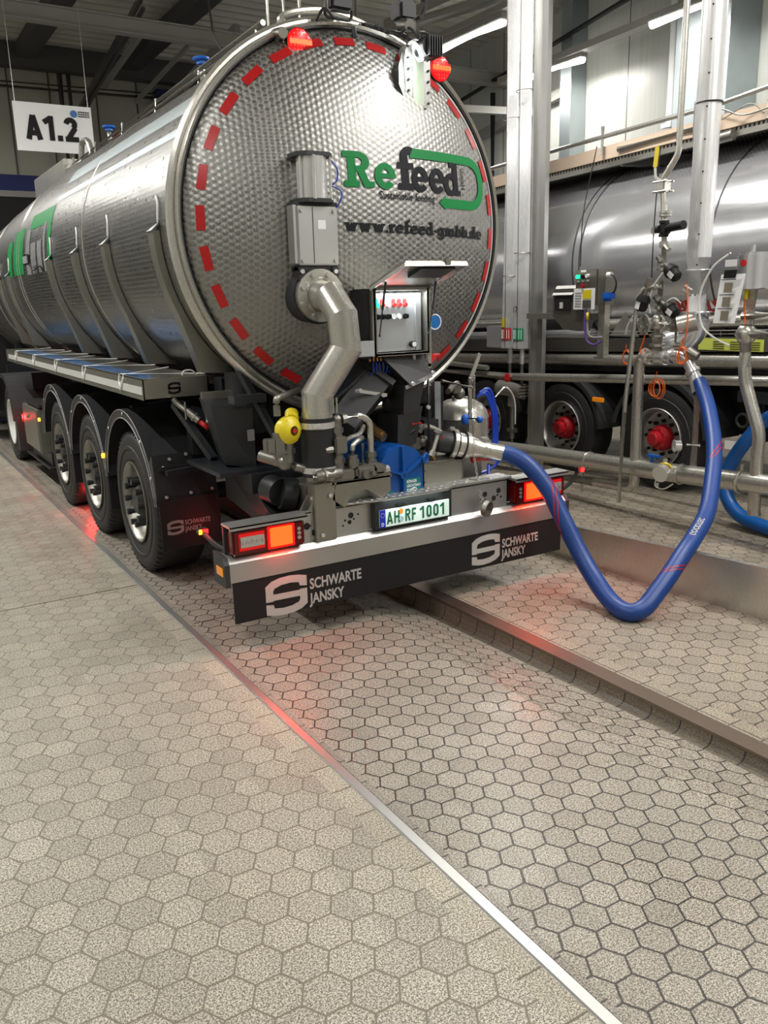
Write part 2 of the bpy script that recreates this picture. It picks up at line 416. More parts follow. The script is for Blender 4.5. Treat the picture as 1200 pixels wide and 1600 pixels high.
def stroke(P, w):
    out = []
    for (xa, ya), (xb, yb) in zip(P, P[1:]):
        L = hypot(xb - xa, yb - ya) or 1e-6; dx, dy = (xb - xa) / L * w / 2, (yb - ya) / L * w / 2; e = .0 if len(P) == 2 else 1.
        if len(P) > 5: e = .35
        xa_, ya_, xb_, yb_ = xa - dx * e, ya - dy * e, xb + dx * e, yb + dy * e
        out.append([(xa_ - dy, ya_ + dx), (xa_ + dy, ya_ - dx), (xb_ + dy, yb_ - dx), (xb_ - dy, yb_ + dx)])
    return out
def ell(cx, cy, rx, ry, a0, a1, n=12): return [(cx + rx * cos(radians(a0 + (a1 - a0) * k / n)), cy + ry * sin(radians(a0 + (a1 - a0) * k / n))) for k in range(n + 1)]
def sans(s_, w, h=1.):
    """stroked sans capitals and digits, unit height; returns polygons and width"""
    G = {'A': (.66, [[(w * .45, 0), (.33, 1 - w * .1)], [(.33, 1 - w * .1), (.66 - w * .45, 0)], [(.14, .27), (.52, .27)]]),
         'H': (.6, [[(w / 2, 0), (w / 2, 1)], [(.6 - w / 2, 0), (.6 - w / 2, 1)], [(w / 2, .52), (.6 - w / 2, .52)]]),
         'R': (.58, [[(w / 2, 0), (w / 2, 1)], [(w / 2, 1 - w / 2), (.32, 1 - w / 2)], ell(.32, .73, .26 - w / 2, .27 - w / 2, 90, -90), [(w / 2, .46 + w / 2), (.32, .46 + w / 2)], [(.3, .5), (.56 - w * .3, 0)]]),
         'F': (.5, [[(w / 2, 0), (w / 2, 1)], [(w / 2, 1 - w / 2), (.5, 1 - w / 2)], [(w / 2, .5), (.44, .5)]]),
         '1': (.44, [[(.30, 0), (.30, 1)], [(.0, .72), (.30, 1 - w * .4)]]),
         '0': (.5, [ell(.25, .72, .25 - w / 2, .28 - w / 2, 0, 180), [(w / 2, .72), (w / 2, .28)], ell(.25, .28, .25 - w / 2, .28 - w / 2, 180, 360), [(.5 - w / 2, .28), (.5 - w / 2, .72)]]),
         '2': (.58, [ell(.28, .72, .28 - w / 2, .28 - w / 2, 165, -38, 16), [(.5 - w * .15, .585), (w * .62, w * .5)], [(.02, w / 2), (.58, w / 2)]]),
         'D': (.5, [[(w / 2, 0), (w / 2, 1)], ell(w / 2, .5, .5 - w, .5 - w / 2, 90, -90)]),
         '.': (.2, [[(.1, 0), (.1, w * 1.1)]])}
    wd, st = G[s_]; return [q for p in st for q in stroke(p, w)], wd
def sans_line(txt, w, gap, x0, y0, h, kx):
    out = []; x = 0.
    for ch in txt:
        q, wd = sans(ch, w); out += [[(x0 + (x + a) * h * kx, y0 + b * h) for a, b in p] for p in q]; x += wd + gap
    return out
SLOGO = [[_o[k], _o[k + 1], _i[k + 1], _i[k]] for k in range(5)] + [[(1, .93), (1, .66), (.82, .69), (.82, .72)]] + rc(0, .40, .18, .80) + rc(0, .42, 1, .58)
SLOGO = SLOGO + [[(1 - a, 1 - b) for a, b in q] for q in SLOGO]
def slogo(x, z, w, h): return [[(x + a * w, z + b * h) for a, b in q] for q in SLOGO]

# =================================================================== SETTING
mb = MB(); mb.box((-6.5, -9, -.12), (-1.452, 14, 0)); struct('floor', mb, 'floorL')
mb = MB(); mb.box((-1.452, -9, -.12), (-1.362, 14, 0)); struct('floor', mb, 'blocks')
mb = MB(); mb.box((-1.362, -9, -.12), (-1.352, 14, -.006)); mb.box((-1.352, -9, -.12), (-1.316, 14, .001)); struct('trim_1', mb, 'alu')
mb = MB(); mb.box((-1.316, -9, -.12), (-1.286, 14, 0)); struct('floor', mb, 'nblocks')
mb = MB(); mb.box((-1.286, -9, -.12), (-.27, 14, 0)); struct('floor', mb, 'floorM')
# shallow channel: sloped bed, coved foot and upright tile wall below the steel edge
def dep(y): return min(.15, .062 + max(0., y + 2.2) * .022)
YS = [-9, -2.2, -1.4, -.6, .2, 1., 1.8, 4, 14]
def strip(pr, m, nm, sm=False):
    mb = MB()
    for ya, yb in zip(YS, YS[1:]):
        for a, b in zip(pr, pr[1:]): mb.hull([(a[0], ya, a[1] * dep(ya)), (b[0], ya, b[1] * dep(ya)), (b[0], yb, b[1] * dep(yb)), (a[0], yb, a[1] * dep(yb))], [(0, 1, 2, 3)], sm)
    struct(nm, mb, m)
strip([(-.27, 0), (.145, -1.)], M['floorM'], 'floor')
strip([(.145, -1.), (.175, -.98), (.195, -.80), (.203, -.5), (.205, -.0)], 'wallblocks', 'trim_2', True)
mb = MB(); mb.box((.20, -9, -.014), (.31, 14, .002), .003); struct('trim_3', mb, 'rust')
mb = MB(); mb.box((.31, -9, -.12), (.405, 14, 0)); struct('floor', mb, 'kblocks')
mb = MB(); mb.box((.405, -9, -.12), (8.2, 14, 0)); struct('floor', mb, 'floorR')
mb = MB(); mb.box((-6.5, 1.56, -.01), (-1.364, 1.57, .0012)); mb.box((-1.284, .60, -.01), (-.27, .608, .0012)); struct('trim_7', mb, 'rust')
# stainless kerb beside the lane (slightly skewed and rising towards the viewer)
mb = MB()
P = [(1.75, -4.5), (1.5, .1), (1.38, 4.6)]
for (xa, ya), (xb, yb) in zip(P, P[1:]):
    za, zb = .272 - .038 * ya, .272 - .038 * yb
    mb.hull([(xa, ya, 0), (xa + .05, ya, 0), (xa + .05, ya, za), (xa, ya, za), (xb, yb, 0), (xb + .05, yb, 0), (xb + .05, yb, zb), (xb, yb, zb)],
            [(0, 1, 2, 3), (7, 6, 5, 4), (0, 4, 5, 1), (1, 5, 6, 2), (2, 6, 7, 3), (3, 7, 4, 0)])
tag(obj('steel_kerb', mb, 'steel'), 'long brushed stainless steel kerb standing on the tiles under the blue hose', 'kerb')

# walls, ceiling
mb = MB(); mb.box((8.2, -9, 0), (8.35, 14, 7)); struct('wall_right', mb, 'panelw')
mb = MB(); mb.box((-6.65, -9, 0), (-6.5, 14, 7)); struct('wall_left', mb, 'panelw')
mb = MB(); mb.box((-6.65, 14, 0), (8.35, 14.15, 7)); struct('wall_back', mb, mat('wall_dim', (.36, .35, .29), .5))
mb = MB(); mb.box((-6.65, -9.15, 0), (8.35, -9, 7)); struct('wall_front', mb, 'panelw')
mb = MB()
yy = -9.
cpts = []
while yy < 14: cpts += [(yy, 6.6), (yy + .06, 6.68), (yy + .16, 6.68), (yy + .22, 6.6)]; yy += .30
for a, b in zip(cpts, cpts[1:]): mb.hull([(-6.6, a[0], a[1]), (8.3, a[0], a[1]), (8.3, b[0], b[1]), (-6.6, b[0], b[1])], [(0, 1, 2, 3)])
struct('ceiling', mb, mat('roof_deck', (.42, .41, .35), .55))
mb = MB(); mb.box((-6.6, -9.1, 6.7), (8.3, 14.1, 6.8)); struct('ceiling', mb, 'beamd')
# back wall dressing
mb = MB(); mb.box((-6.4, 13.9, 4.13), (.85, 13.985, 4.42)); struct('trim_4', mb, 'bluewall')
mb = MB(); mb.box((-6.4, 13.88, 4.02), (.85, 13.99, 4.13)); struct('trim_5', mb, 'beam')
mb = MB(); mb.box((-6.4, 13.92, 0), (2.6, 13.99, 4.02)); mb.box((-6.4, 13.86, 2.9), (2.6, 13.92, 3.0)); mb.box((-6.4, 13.86, 1.6), (2.6, 13.92, 1.7)); struct('dark_sheet_1', mb, 'void')  # black sheet with bars, stands in for the darkness below the blue band
for x in (-4.6, -.68, -.02, .35, .98, 1.7): pass
mb = MB()
for x in (-1.4, -.6, .28, 1.02, 1.9, 2.7):
    mb.box((x, 13.975, 4.42), (x + .02, 13.998, 6.4))
struct('trim_6', mb, 'beamd')
mb = MB(); mb.box((3.05, 13.7, 0), (6.2, 13.995, 6.15))
for k in range(10): mb.box((3.03, 13.66, 2.9 + k * .33), (6.22, 13.7, 2.93 + k * .33))
tag(obj('roller_door', mb, 'bluewall'), 'dark blue slatted roller door high behind the tank', 'door')
mb = MB(); mb.beam((-6.5, 13.5, 6.40), (8.2, 13.5, 6.40), .3, .38); tag(obj('roof_girder', mb, 'beamd'), 'dark deep girder along the top of the far wall', 'girder')
mb = MB(); mb.beam((-6.5, 9.0, 5.84), (8.2, 9.0, 5.80), .05, .2); mb.beam((-6.5, 9.0, 5.74), (8.2, 9.0, 5.70), .16, .02); mb.beam((-6.5, 9.0, 5.94), (8.2, 9.0, 5.90), .16, .02)
tag(obj('roof_beam', mb, 'beam'), 'grey steel I-beam crossing the hall in the top left corner', 'beam')
mb = MB(); mb.beam((-6.5, 5.2, 6.42), (8.2, 5.2, 6.42), .05, .36); mb.beam((-6.5, 5.2, 6.24), (8.2, 5.2, 6.24), .28, .04)
tag(obj('roof_beam', mb, 'beam'), 'grey steel I-beam crossing above the trailer, nearest overhead', 'beam')
for x, lb in ((.55, 'dark roof purlin behind the hanging sign wires'), (2.45, 'dark roof purlin above the tank left of the round lamp')):
    mb = MB(); mb.beam((x, 8.9, 6.45), (x, 13.6, 6.45), .32, .22); tag(obj('purlin', mb, 'beamd'), lb, 'purlin')
mb = MB(); mb.tube([(-1.5, 13.2, 5.78), (3.4, 13.2, 5.86)], .035, 8); mb.tube([(-1.5, 13.2, 5.86), (3.4, 13.2, 5.94)], .02, 8)
tag(obj('ceiling_pipe', mb, 'steeld'), 'thin pair of pipes running along the top of the far wall', 'pipe')
mb = MB(); mb.beam((1.15, 13.4, 5.15), (1.73, 10.1, 6.56), .07, .07); mb.beam((1.22, 13.4, 5.12), (1.80, 10.2, 6.47), .05, .05)
tag(obj('brace', mb, 'steeld'), 'slanting steel strut rising right of the hanging sign', 'brace')
mb = MB(); mb.beam((1.9, 13.3, 6.0), (2.17, 11.15, 6.55), .08, .08); tag(obj('brace', mb, 'beam'), 'short slanting strut behind the longer strut right of the sign', 'brace')
mb = MB(); mb.beam((2.55, 13.3, 5.25), (3.1, 9.6, 6.2), .1, .14); mb.beam((2.45, 13.2, 5.75), (2.9, 10.5, 6.4), .06, .06)
for k in range(5): mb.box((2.62 + k * .1, 12.9 - k * .7, 5.2 + k * .17), (2.68 + k * .1, 12.85 - k * .7, 5.3 + k * .17))
tag(obj('door_rail', mb, 'beam'), 'slanting guide rail at the edge of the blue roller door', 'rail')
mb = MB(); mb.tube(bend_path([(2.2, 8.6, 6.62), (2.3, 8.6, 5.7), (2.45, 8.6, 5.5), (5., 8.6, 5.35)], .1), .018, 8); tag(obj('conduit', mb, 'steeld'), 'thin bent conduit hanging below the ceiling above the tank', 'conduit')
mb = MB(); mb.tube([(1.16, 13.6, 0), (1.16, 13.6, 6.2)], .05, 8); mb.tube([(1.32, 13.6, 0), (1.32, 13.6, 6.2)], .04, 8); tag(obj('downpipe', mb, 'beamd'), 'dark pair of vertical pipes on the far wall right of the sign', 'pipe')
mb = MB(); mb.box((2.15, 13.8, 4.9), (2.3, 13.998, 5.3), .03); mb.tube(smooth_path([(2.2, 13.8, 4.9), (2.2, 13.75, 4.5), (2.4, 13.75, 4.45), (2.42, 13.75, 4.8), (2.3, 13.75, 4.85)]), .02, 8)
tag(obj('fire_hose_box', mb, 'red'), 'small red box with a hanging loop on the far wall', 'box')
# right hand side dressing
mb = MB(); mb.box((7.55, 3.75, 0), (8.19, 4.62, 6.3)); tag(obj('duct', mb, 'galv'), 'galvanised sheet duct standing against the white wall', 'duct')
for y, r in ((4.98, .055), (4.75, .05)):
    mb = MB(); mb.tube([(7.9, y, 3.6), (7.9, y, 6.5)], r, 12)
    mb.box((7.84, y - .09, 4.3), (8.19, y + .09, 4.36))
    tag(obj('wall_pipe', mb, 'white'), 'white vertical pipe on the wall %s the galvanised duct' % ('farther from' if r > .052 else 'next to'), 'pipe')
mb = MB(); mb.tube([(7.9, 9.1, 3.), (7.9, 9.1, 5.6)], .05, 12); tag(obj('wall_pipe', mb, 'black'), 'black vertical pipe on the white wall beside the tank end', 'pipe')
mb = MB(); mb.box((7.85, 7.0, 0), (8.19, 7.25, 6.6)); tag(obj('wall_column', mb, 'galv'), 'bluish grey steel column at the white wall behind the pipes', 'column')
mb = MB(); mb.tube([(7.8, 11.2, 5.45), (7.8, 5.6, 6.25)], .045, 10); tag(obj('ceiling_pipe', mb, 'black'), 'black slanting pipe crossing the white wall near the ceiling', 'pipe')
mb = MB(); mb.beam((4.9, 7.9, 5.95), (5.6, 3.4, 5.75), .2, .09); mb.beam((4.8, 7.9, 6.02), (4.82, 3.4, 5.84), .02, .14)
tag(obj('cable_tray', mb, 'beam'), 'pale grey cable tray running beside the long ceiling lamp', 'cable tray')
mb = MB(); mb.beam((5.55, 9.4, 5.25), (8.15, 8.1, 5.1), .12, .12); mb.beam((8.1, 11.5, 4.75), (8.1, 7.4, 5.3), .12, .15); tag(obj('roof_truss', mb, 'beam'), 'grey truss beams meeting at the white wall beside the round red lamp', 'truss')
mb = MB(); mb.tube(bend_path([(6.3, 5.5, 6.55), (6.6, 5.2, 6.3), (7.0, 4.6, 6.3), (7.3, 4.55, 6.0)], .15), .09, 12); mb.beam((5.9, 5.9, 6.3), (7.2, 4.6, 6.12), .2, .14)
tag(obj('ceiling_pipe', mb, 'steeld'), 'bent stainless pipe under the ceiling near the top right lamp', 'pipe')
def lamp(x, y0, y1, z, lb, rail=None):
    t = empty('ceiling_lamp', (x, (y0 + y1) / 2, z), None, lb, 'lamp', 'long fluorescent ceiling lamps')
    mb = MB(); mb.box((x - .07, y0, z + .03), (x + .07, y1, z + .12), .01); obj('housing', mb, 'beam', t)
    mb = MB(); mb.tube([(x, y0 + .03, z), (x, y1 - .03, z)], .055, 14); obj('tube', mb, 'glow', t)
lamp(5.2, 5.5, 7.1, 5.5, 'bright long lamp left of the paired shiny pipes'); lamp(7.5, 6.35, 7.75, 5.5, 'short looking lamp just right of the paired pipes')
lamp(7.12, 2.9, 4.72, 5.5, 'lamp crossing behind the big single round duct')
mb = MB(); mb.beam((5.2, -2, 5.66), (5.2, 9.5, 5.66), .2, .08); tag(obj('lamp_rail', mb, 'beam'), 'grey mounting rail above the long lamp by the paired pipes', 'rail')
mb = MB(); mb.beam((7.62, 8.5, 5.64), (7.12, 1.5, 5.64), .2, .1); tag(obj('lamp_rail', mb, 'beam'), 'grey mounting rail holding the two lamps along the white wall', 'rail')
for y in (-4.6, -1.4, 1.8, 5.0, 8.2, 11.4): lamp(-3.4, y - .8, y + .8, 5.4, 'ceiling lamp over the left walkway')
for y in (-5., -1.8): lamp(3.3, y - .8, y + .8, 5.4, 'added unseen lamp over the pipework, lighting the far tanker')  # added out of view, for brighter streaks on the far tanker
lamp(2.3, 1.4, 3.0, 5.4, 'added unseen lamp between the two tankers, brightening the paired pipes')  # added out of view to brighten the paired pipes
for y in (-5.4, -2.2): lamp(1.6, y - .8, y + .8, 5.4, 'ceiling lamp over the middle lane, behind the camera')

# hanging sign A1.2
sg = empty('hanging_sign', (-.32, 7.5, 3.82), None, 'white hanging sign board reading A1.2 above the tank', 'sign')
mb = MB(); mb.box((-.782, 7.5, 3.822), (.143, 7.51, 4.378)); obj('board', mb, 'white', sg)
polys('lettering', sans_line('A1.2', .215, .09, -.665, 3.955, .285, 1.02), 'ink', sg, lambda a, b: (a, 7.494, b))
mb = MB(); mb.cyl((-.075, 7.496, 4.285), (-.075, 7.49, 4.285), .042, 20); obj('logo_disc', mb, 'badge', sg)
mb = MB()
for k in range(3):
    for j in range(5): mb.box((-.02 + j * .028, 7.492, 4.305 - k * .025), (.002 + j * .028, 7.494, 4.318 - k * .025))
obj('small_print', mb, 'anth', sg)
for x in (-.75, .11):
    mb = MB(); mb.tube([(x, 7.505, 4.37), (x, 7.505, 6.6)], .005, 6); obj('wire', mb, 'cable_w', sg)

# =================================================================== TRAILER
TR = empty('tank_trailer', (0, 0, 0), None, 'big stainless tank trailer with swirl-polished rear end and green Refeed lettering', 'tank trailer')
TZ, TRAD = 2.385, 1.15
def yh(r):
    if r < 1.06: return .3675 + 2.4 - sqrt(2.4 ** 2 - r * r)
    t = (r - 1.06) / .09; return (.3675 + 2.4 - sqrt(2.4 ** 2 - 1.06 ** 2)) + .043 * t + .06 * t * t
def on_head(x, z, off=.006): return (x, yh(hypot(x, z - TZ)) - off, z)
# rear head
mb = MB(); NR, NS = 60, 128; rows = []
for i in range(NR + 1):
    r = max(1.15 * i / NR, .002)
    rows.append([mb.b.verts.new((r * cos(2 * pi * k / NS), yh(r), TZ + r * sin(2 * pi * k / NS))) for k in range(NS)])
for A, B in zip(rows, rows[1:]):
    for k in range(NS): mb.face([A[k], A[(k + 1) % NS], B[(k + 1) % NS], B[k]], True)
obj('tank_end', mb, 'swirl', TR)
# barrel (rear straight part, front part slightly conical and lowered)
mb = MB(); NS = 120; ys = [.7, 1.5, 2.5, 3.5, 4.5, 5.5, 6.5, 7.5, 8.5, 9.5, 10.6, 11.2]; rows = []; uvd = {}
def tr_at(y): return TRAD - max(0, y - 5.5) * .012 - (max(0, y - 10.6) * .5), TZ - max(0, y - 5.5) * .028
for y in ys:
    r, z = tr_at(y); row = []
    for k in range(NS + 1):
        a = 2 * pi * k / NS; v = mb.b.verts.new((r * cos(a), y, z + r * sin(a))); uvd[v] = (y, a * TRAD); row.append(v)
    rows.append(row)
uvl = mb.b.loops.layers.uv.new('UVMap')
for A, B in zip(rows, rows[1:]):
    for k in range(NS):
        f = mb.face([A[k], A[k + 1], B[k + 1], B[k]], True)
        for l in f.loops: l[uvl].uv = uvd[l.vert]
f = mb.face([rows[-1][k] for k in range(NS)])
obj('tank_barrel', mb, 'swirlb', TR, fix=False)
# rim rings around the rear end
mb = MB(); mb.torus((0, .72, TZ), (0, 1, 0), 1.178, .026, 120, 10); mb.torus((0, .79, TZ), (0, 1, 0), 1.165, .022, 120, 10)
mb.lathe((0, .70, TZ), (0, 1, 0), [(-.04, 1.142), (-.05, 1.158), (-.02, 1.165), (.12, 1.165), (.14, 1.15)], 120)
obj('rim_ring', mb, 'steel', TR)
mb = MB(); mb.torus((0, .672, TZ), (0, 1, 0), 1.137, .009, 120, 6); obj('rim_seal', mb, 'black', TR)
mb = MB(); mb.torus((0, .64, TZ), (0, 1, 0), 1.10, .022, 40, 8, radians(213), radians(300), ref=(1, 0, 0)); mb.torus((0, .72, TZ), (0, 1, 0), 1.2, .03, 40, 8, radians(213), radians(262), ref=(1, 0, 0))
# dashed red reflective tape
for k in range(26):
    a = radians(-52 + k * 12.15)
    if k in (16,): pass
    mb = MB(); hl, hw = .068, .0235
    n = 5
    for j in range(n):
        P = []
        for s_, q in ((j / n, -1), ((j + 1) / n, -1), ((j + 1) / n, 1), (j / n, 1)):
            rr = 1.045; tx = (s_ * 2 - 1) * hl; rad = rr + q * hw
            x = rad * cos(a) - tx * sin(a); z = TZ - .005 + rad * sin(a) + tx * cos(a); P.append(on_head(x, z, .005))
        mb.face([mb.b.verts.new(p) for p in P])
    obj('reflective_strip', mb, 'redtape', TR, fix=False)
mb = MB()
for k in range(48):
    a0, a1 = radians(-40 + k * 2), radians(-38 + k * 2)
    mb.face([mb.b.verts.new(on_head(r * cos(a), TZ + r * sin(a), .003)) for r, a in ((1.075, a0), (1.075, a1), (1.10, a1), (1.10, a0))])
obj('silver_strip', mb, 'whitetape', TR, fix=False)
# lettering on the end
P1, x = slab('Re', -.225, 2.578, .143, 1.0); polys('lettering', P1, 'greenv', TR, on_head)
P1, x = slab('f', .152, 2.578, .160, 1.0); P2, x = slab('ee', .258, 2.575, .143, .92); P3, x = slab('d', .535, 2.569, .130, 1.1)
polys('lettering', P1 + P2 + P3, 'anth', TR, on_head)
P1, x = slab('www.refeed-gmbh.de', 0, 0, 1., 1.); kx = 1.166 / (x * .051)
P1, x = slab('www.refeed-gmbh.de', 0, 0, .051, kx)
polys('lettering', [[(-.24 + a, 2.327 + b - .018 * a) for a, b in q] for q in P1], 'anth', TR, on_head)
text_obj('lettering', 'Sustainable feeding', .062, 'anth', TR, lambda a, b: on_head(.005 + a, 2.520 + b - .012 * a), .0007, .93)
text_obj('lettering', 'GmbH', .062, 'anth', TR, lambda a, b: on_head(.705 + b, 2.748 - a), .0, .82)
def loop_arrow():
    th = .058; out = []; zt, zb = 2.826, 2.487; xr = .955; R = .15
    n = 10
    for k in range(n):
        xa, xb = .255 + (xr - R - .255) * k / n, .255 + (xr - R - .255) * (k + 1) / n
        out.append([(xa, zt - .004 * k / n), (xb, zt - .004 * (k + 1) / n), (xb, zt - th), (xa, zt - th)])
        xa, xb = .545 + (xr - R - .545) * k / n, .545 + (xr - R - .545) * (k + 1) / n
        out.append([(xa, zb + th), (xb, zb + th), (xb, zb), (xa, zb)])
    out += arc(xr - R, zt - .004 - R, R, R, R - th, R - th, 0, 90, 8) + arc(xr - R, zb + R, R, R, R - th, R - th, -90, 0, 8)
    out += rc(xr - th, zb + R, xr, zt - .004 - R)
    out.append([(.485, zb + th / 2), (.545, zb - .014), (.545, zb + th + .018)]); return out
polys('arrow_mark', loop_arrow(), 'greenv', TR, on_head)
mb = MB(); mb.lathe(on_head(.487, 1.775, .012), (0, 1, 0), [(0, .001), (0, .058)], 24)
obj('round_badge', mb, 'badge', TR)
mb = MB(); mb.lathe(on_head(.487, 1.775, .015), (0, 1, 0), [(0, .044), (0, .052)], 24); obj('badge_ring', mb, 'white', TR)
# side lettering on the barrel
def on_side(y, z, off=.004):
    r, zc = tr_at(y); dz = z - zc; return (-sqrt(max(r * r - dz * dz, .01)) - off, y, z)
polys('lettering', [q for q in [[(y0 + (y1 - y0) * j / 4 if 0 else yy0, zz0) for yy0, zz0 in ((y0, z0 + (z1 - z0) * j / 4), (y1, z0 + (z1 - z0) * j / 4), (y1, z0 + (z1 - z0) * (j + 1) / 4), (y0, z0 + (z1 - z0) * (j + 1) / 4))]
      for (y0, z0, y1, z1) in ((4.35, 2.72, 5.5, 2.86), (4.35, 2.2, 4.5, 2.72), (5.9, 2.3, 6.6, 2.78), (6.75, 2.3, 7.1, 2.7)) for j in range(4)]], 'greenv', TR, on_side)
polys('lettering', [[(yy0, zz0) for yy0, zz0 in ((y0, z0 + (z1 - z0) * j / 4), (y1, z0 + (z1 - z0) * j / 4), (y1, z0 + (z1 - z0) * (j + 1) / 4), (y0, z0 + (z1 - z0) * (j + 1) / 4))]
      for (y0, z0, y1, z1) in ((5.45, 2.28, 5.7, 2.74), (5.1, 2.28, 5.38, 2.58), (4.8, 2.28, 5.03, 2.58), (4.62, 2.28, 4.72, 2.74)) for j in range(4)], 'logod', TR, on_side)
# vertical support ribs hugging the lower side of the barrel
for y in (1.08, 2.27, 3.27, 4.37, 7.03, 7.85):
    r, zc = tr_at(y); mb = MB(); w = .055; n = 12
    aa = [radians(181 + 50 * k / n) for k in range(n + 1)]
    inn = [((r + .004) * cos(a), zc + (r + .004) * sin(a)) for a in aa]
    ou = [((r + .045) * cos(a), zc + (r + .045) * sin(a)) for a in aa[:7]] + [(-.95, 1.50)]
    ou = [ou[min(len(ou) - 1, int(k * (len(ou) - 1) / n + .5))] for k in range(n + 1)]
    for k in range(n):
        p = [(inn[k][0], inn[k][1]), (ou[k][0], ou[k][1]), (ou[k + 1][0], ou[k + 1][1]), (inn[k + 1][0], inn[k + 1][1])]
        for yy_ in (y - w, y + w): mb.face([mb.b.verts.new((a, yy_, b)) for a, b in p])
        mb.face([mb.b.verts.new((a, yy_, b)) for (a, b), yy_ in ((p[1], y - w), (p[2], y - w), (p[2], y + w), (p[1], y + w))])
    rb = obj('support_rib', mb, 'steelbox', TR)
    mb = MB(); mb.hull([(inn[0][0], y - w, inn[0][1] + .05), (inn[0][0], y + w, inn[0][1] + .02), (ou[0][0] - .01, y + w, ou[0][1] - .0), (ou[0][0] - .01, y - w, ou[0][1] + .0)], [(0, 1, 2, 3)])
    mb.tube(smooth_path([(inn[0][0] - .005, y - .05, inn[0][1] + .05), (inn[0][0] + .0, y - .06, inn[0][1] + .15), (inn[0][0] + .01, y - .01, inn[0][1] + .20)]), .007, 6)
    obj('rib_cap', mb, 'white', rb)
mb = MB()
for y in (3.05, 6.2, 6.35, 8.6): 
    mb = MB(); r, zc = tr_at(y); mb.torus((0, y, zc), (0, 1, 0), r + .001, .006, 120, 6); obj('barrel_seam', mb, 'steel', TR)
# grey smooth bands along the barrel
def band(z0, z1, y0, y1, m, nm):
    mb = MB(); n = 12
    for k in range(n):
        ya, yb = y0 + (y1 - y0) * k / n, y0 + (y1 - y0) * (k + 1) / n
        for j in range(3):
            za, zb = z0 + (z1 - z0) * j / 3, z0 + (z1 - z0) * (j + 1) / 3
            mb.hull([on_side(ya, za, .003), on_side(yb, za - (yb - ya) * 0, .003), on_side(yb, zb, .003), on_side(ya, zb, .003)], [(0, 1, 2, 3)], True)
    obj(nm, mb, m, TR)
band(3.02, 3.14, .86, 4.2, 'galv', 'smooth_band'); band(2.88, 2.93, .86, 4.4, 'galv', 'smooth_band')
# top rail, valves, box
rl = MB(); rl.tube([(-.50, .8, 3.52), (-.45, 8.2, 3.47)], .018, 8); rl.tube([(-.53, .8, 3.46), (-.48, 8.2, 3.42)], .012, 8)
for k in range(8): rl.tube([(-.52, .9 + k, 3.38), (-.50, .9 + k, 3.52)], .01, 6)
rl.tube(smooth_path([(-.46, 5.2, 3.45), (-.46, 5.35, 3.6), (-.46, 5.6, 3.62), (-.46, 5.7, 3.48)]), .03, 8)
obj('top_rail', rl, 'steel', TR)
for y in (2.05, 4.65):
    mb = MB(); mb.cyl((-.42, y, 3.44), (-.42, y, 3.60), .02, 10); v_ = obj('vent_valve', mb, 'steel', TR)
    mb = MB(); mb.torus((-.42, y, 3.62), (0, 0, 1), .05, .012, 20, 8); mb.cyl((-.42, y, 3.585), (-.42, y, 3.63), .036, 14); obj('handwheel', mb, 'blueknob', v_)
mb = MB(); mb.box((-.62, 5.85, 3.2), (-.1, 7.6, 3.5), .01); obj('top_box', mb, 'steel', TR)
mb = MB(); mb.tube(smooth_path([(-.32, .95, 3.52), (-.3, .92, 3.62), (0, .92, 3.68), (.3, .92, 3.62), (.34, .95, 3.52)]), .02, 8)
mb.tube(smooth_path([(-.3, 1.3, 3.5), (-.28, 1.3, 3.62), (0, 1.3, 3.70), (.28, 1.3, 3.62), (.3, 1.3, 3.5)]), .02, 8)
for x in (-.14, -.02, .1): mb.tube([(x, 1.5, 3.5), (x, 1.5, 4.1)], .02, 8)
obj('ladder_hoop', mb, 'steel', TR)
mb = MB(); mb.tube(smooth_path([(.1, .68, 3.56), (.25, .64, 3.53), (.42, .62, 3.50), (.5, .6, 3.4)]), .014, 8)
for k in range(8): mb.sphere((.18 + k * .04, .63, 3.545 - k * .008), .014, seg=6)
mb.tube(smooth_path([(.38, .62, 3.52), (.36, .6, 3.62), (.45, .6, 3.66)]), .006, 6)
mb.cyl((.02, .64, 3.52), (.02, .62, 3.46), .014, 8)
obj('wiring_loom', mb, 'blackg', TR)
# work lamp on the top, seen from below (back of a second lamp right)
def worklamp(c, lit, nm='work_lamp'):
    mb = MB(); x, y, z = c; mb.box((x - .075, y - .04, z - .09), (x + .075, y + .03, z + .09), .015); L = obj(nm, mb, 'black', TR)
    mb = MB()
    mb.tube(bend_path([(x - .09, y + .0, z + .02), (x - .09, y + .02, z - .12), (x + .09, y + .02, z - .12), (x + .09, y, z + .02)], .03), .009, 8); obj('bracket', mb, 'black', L)
    mb = MB(); mb.box((x - .06, y - .05, z - .075), (x + .06, y - .04, z + .075)); obj('lens', mb, lit, L)
    return L
worklamp((-.095, .60, 3.665), 'blackg')
mb = MB(); mb.tube(smooth_path([(-.22, .66, 3.53), (-.2, .6, 3.58), (-.15, .58, 3.54), (-.1, .6, 3.54)]), .009, 8); obj('lamp_cable', mb, 'black', TR)
mb = MB(); mb.box((.30, .55, 3.58), (.43, .68, 3.70), .02); L = obj('work_lamp', mb, 'blackg', TR)
mb = MB(); mb.tube(bend_path([(.36, .56, 3.56), (.47, .56, 3.62), (.50, .56, 3.70), (.42, .56, 3.77), (.34, .56, 3.74)], .03), .012, 8); mb.box((.34, .55, 3.52), (.42, .6, 3.6), .01); obj('bracket', mb, 'black', L)
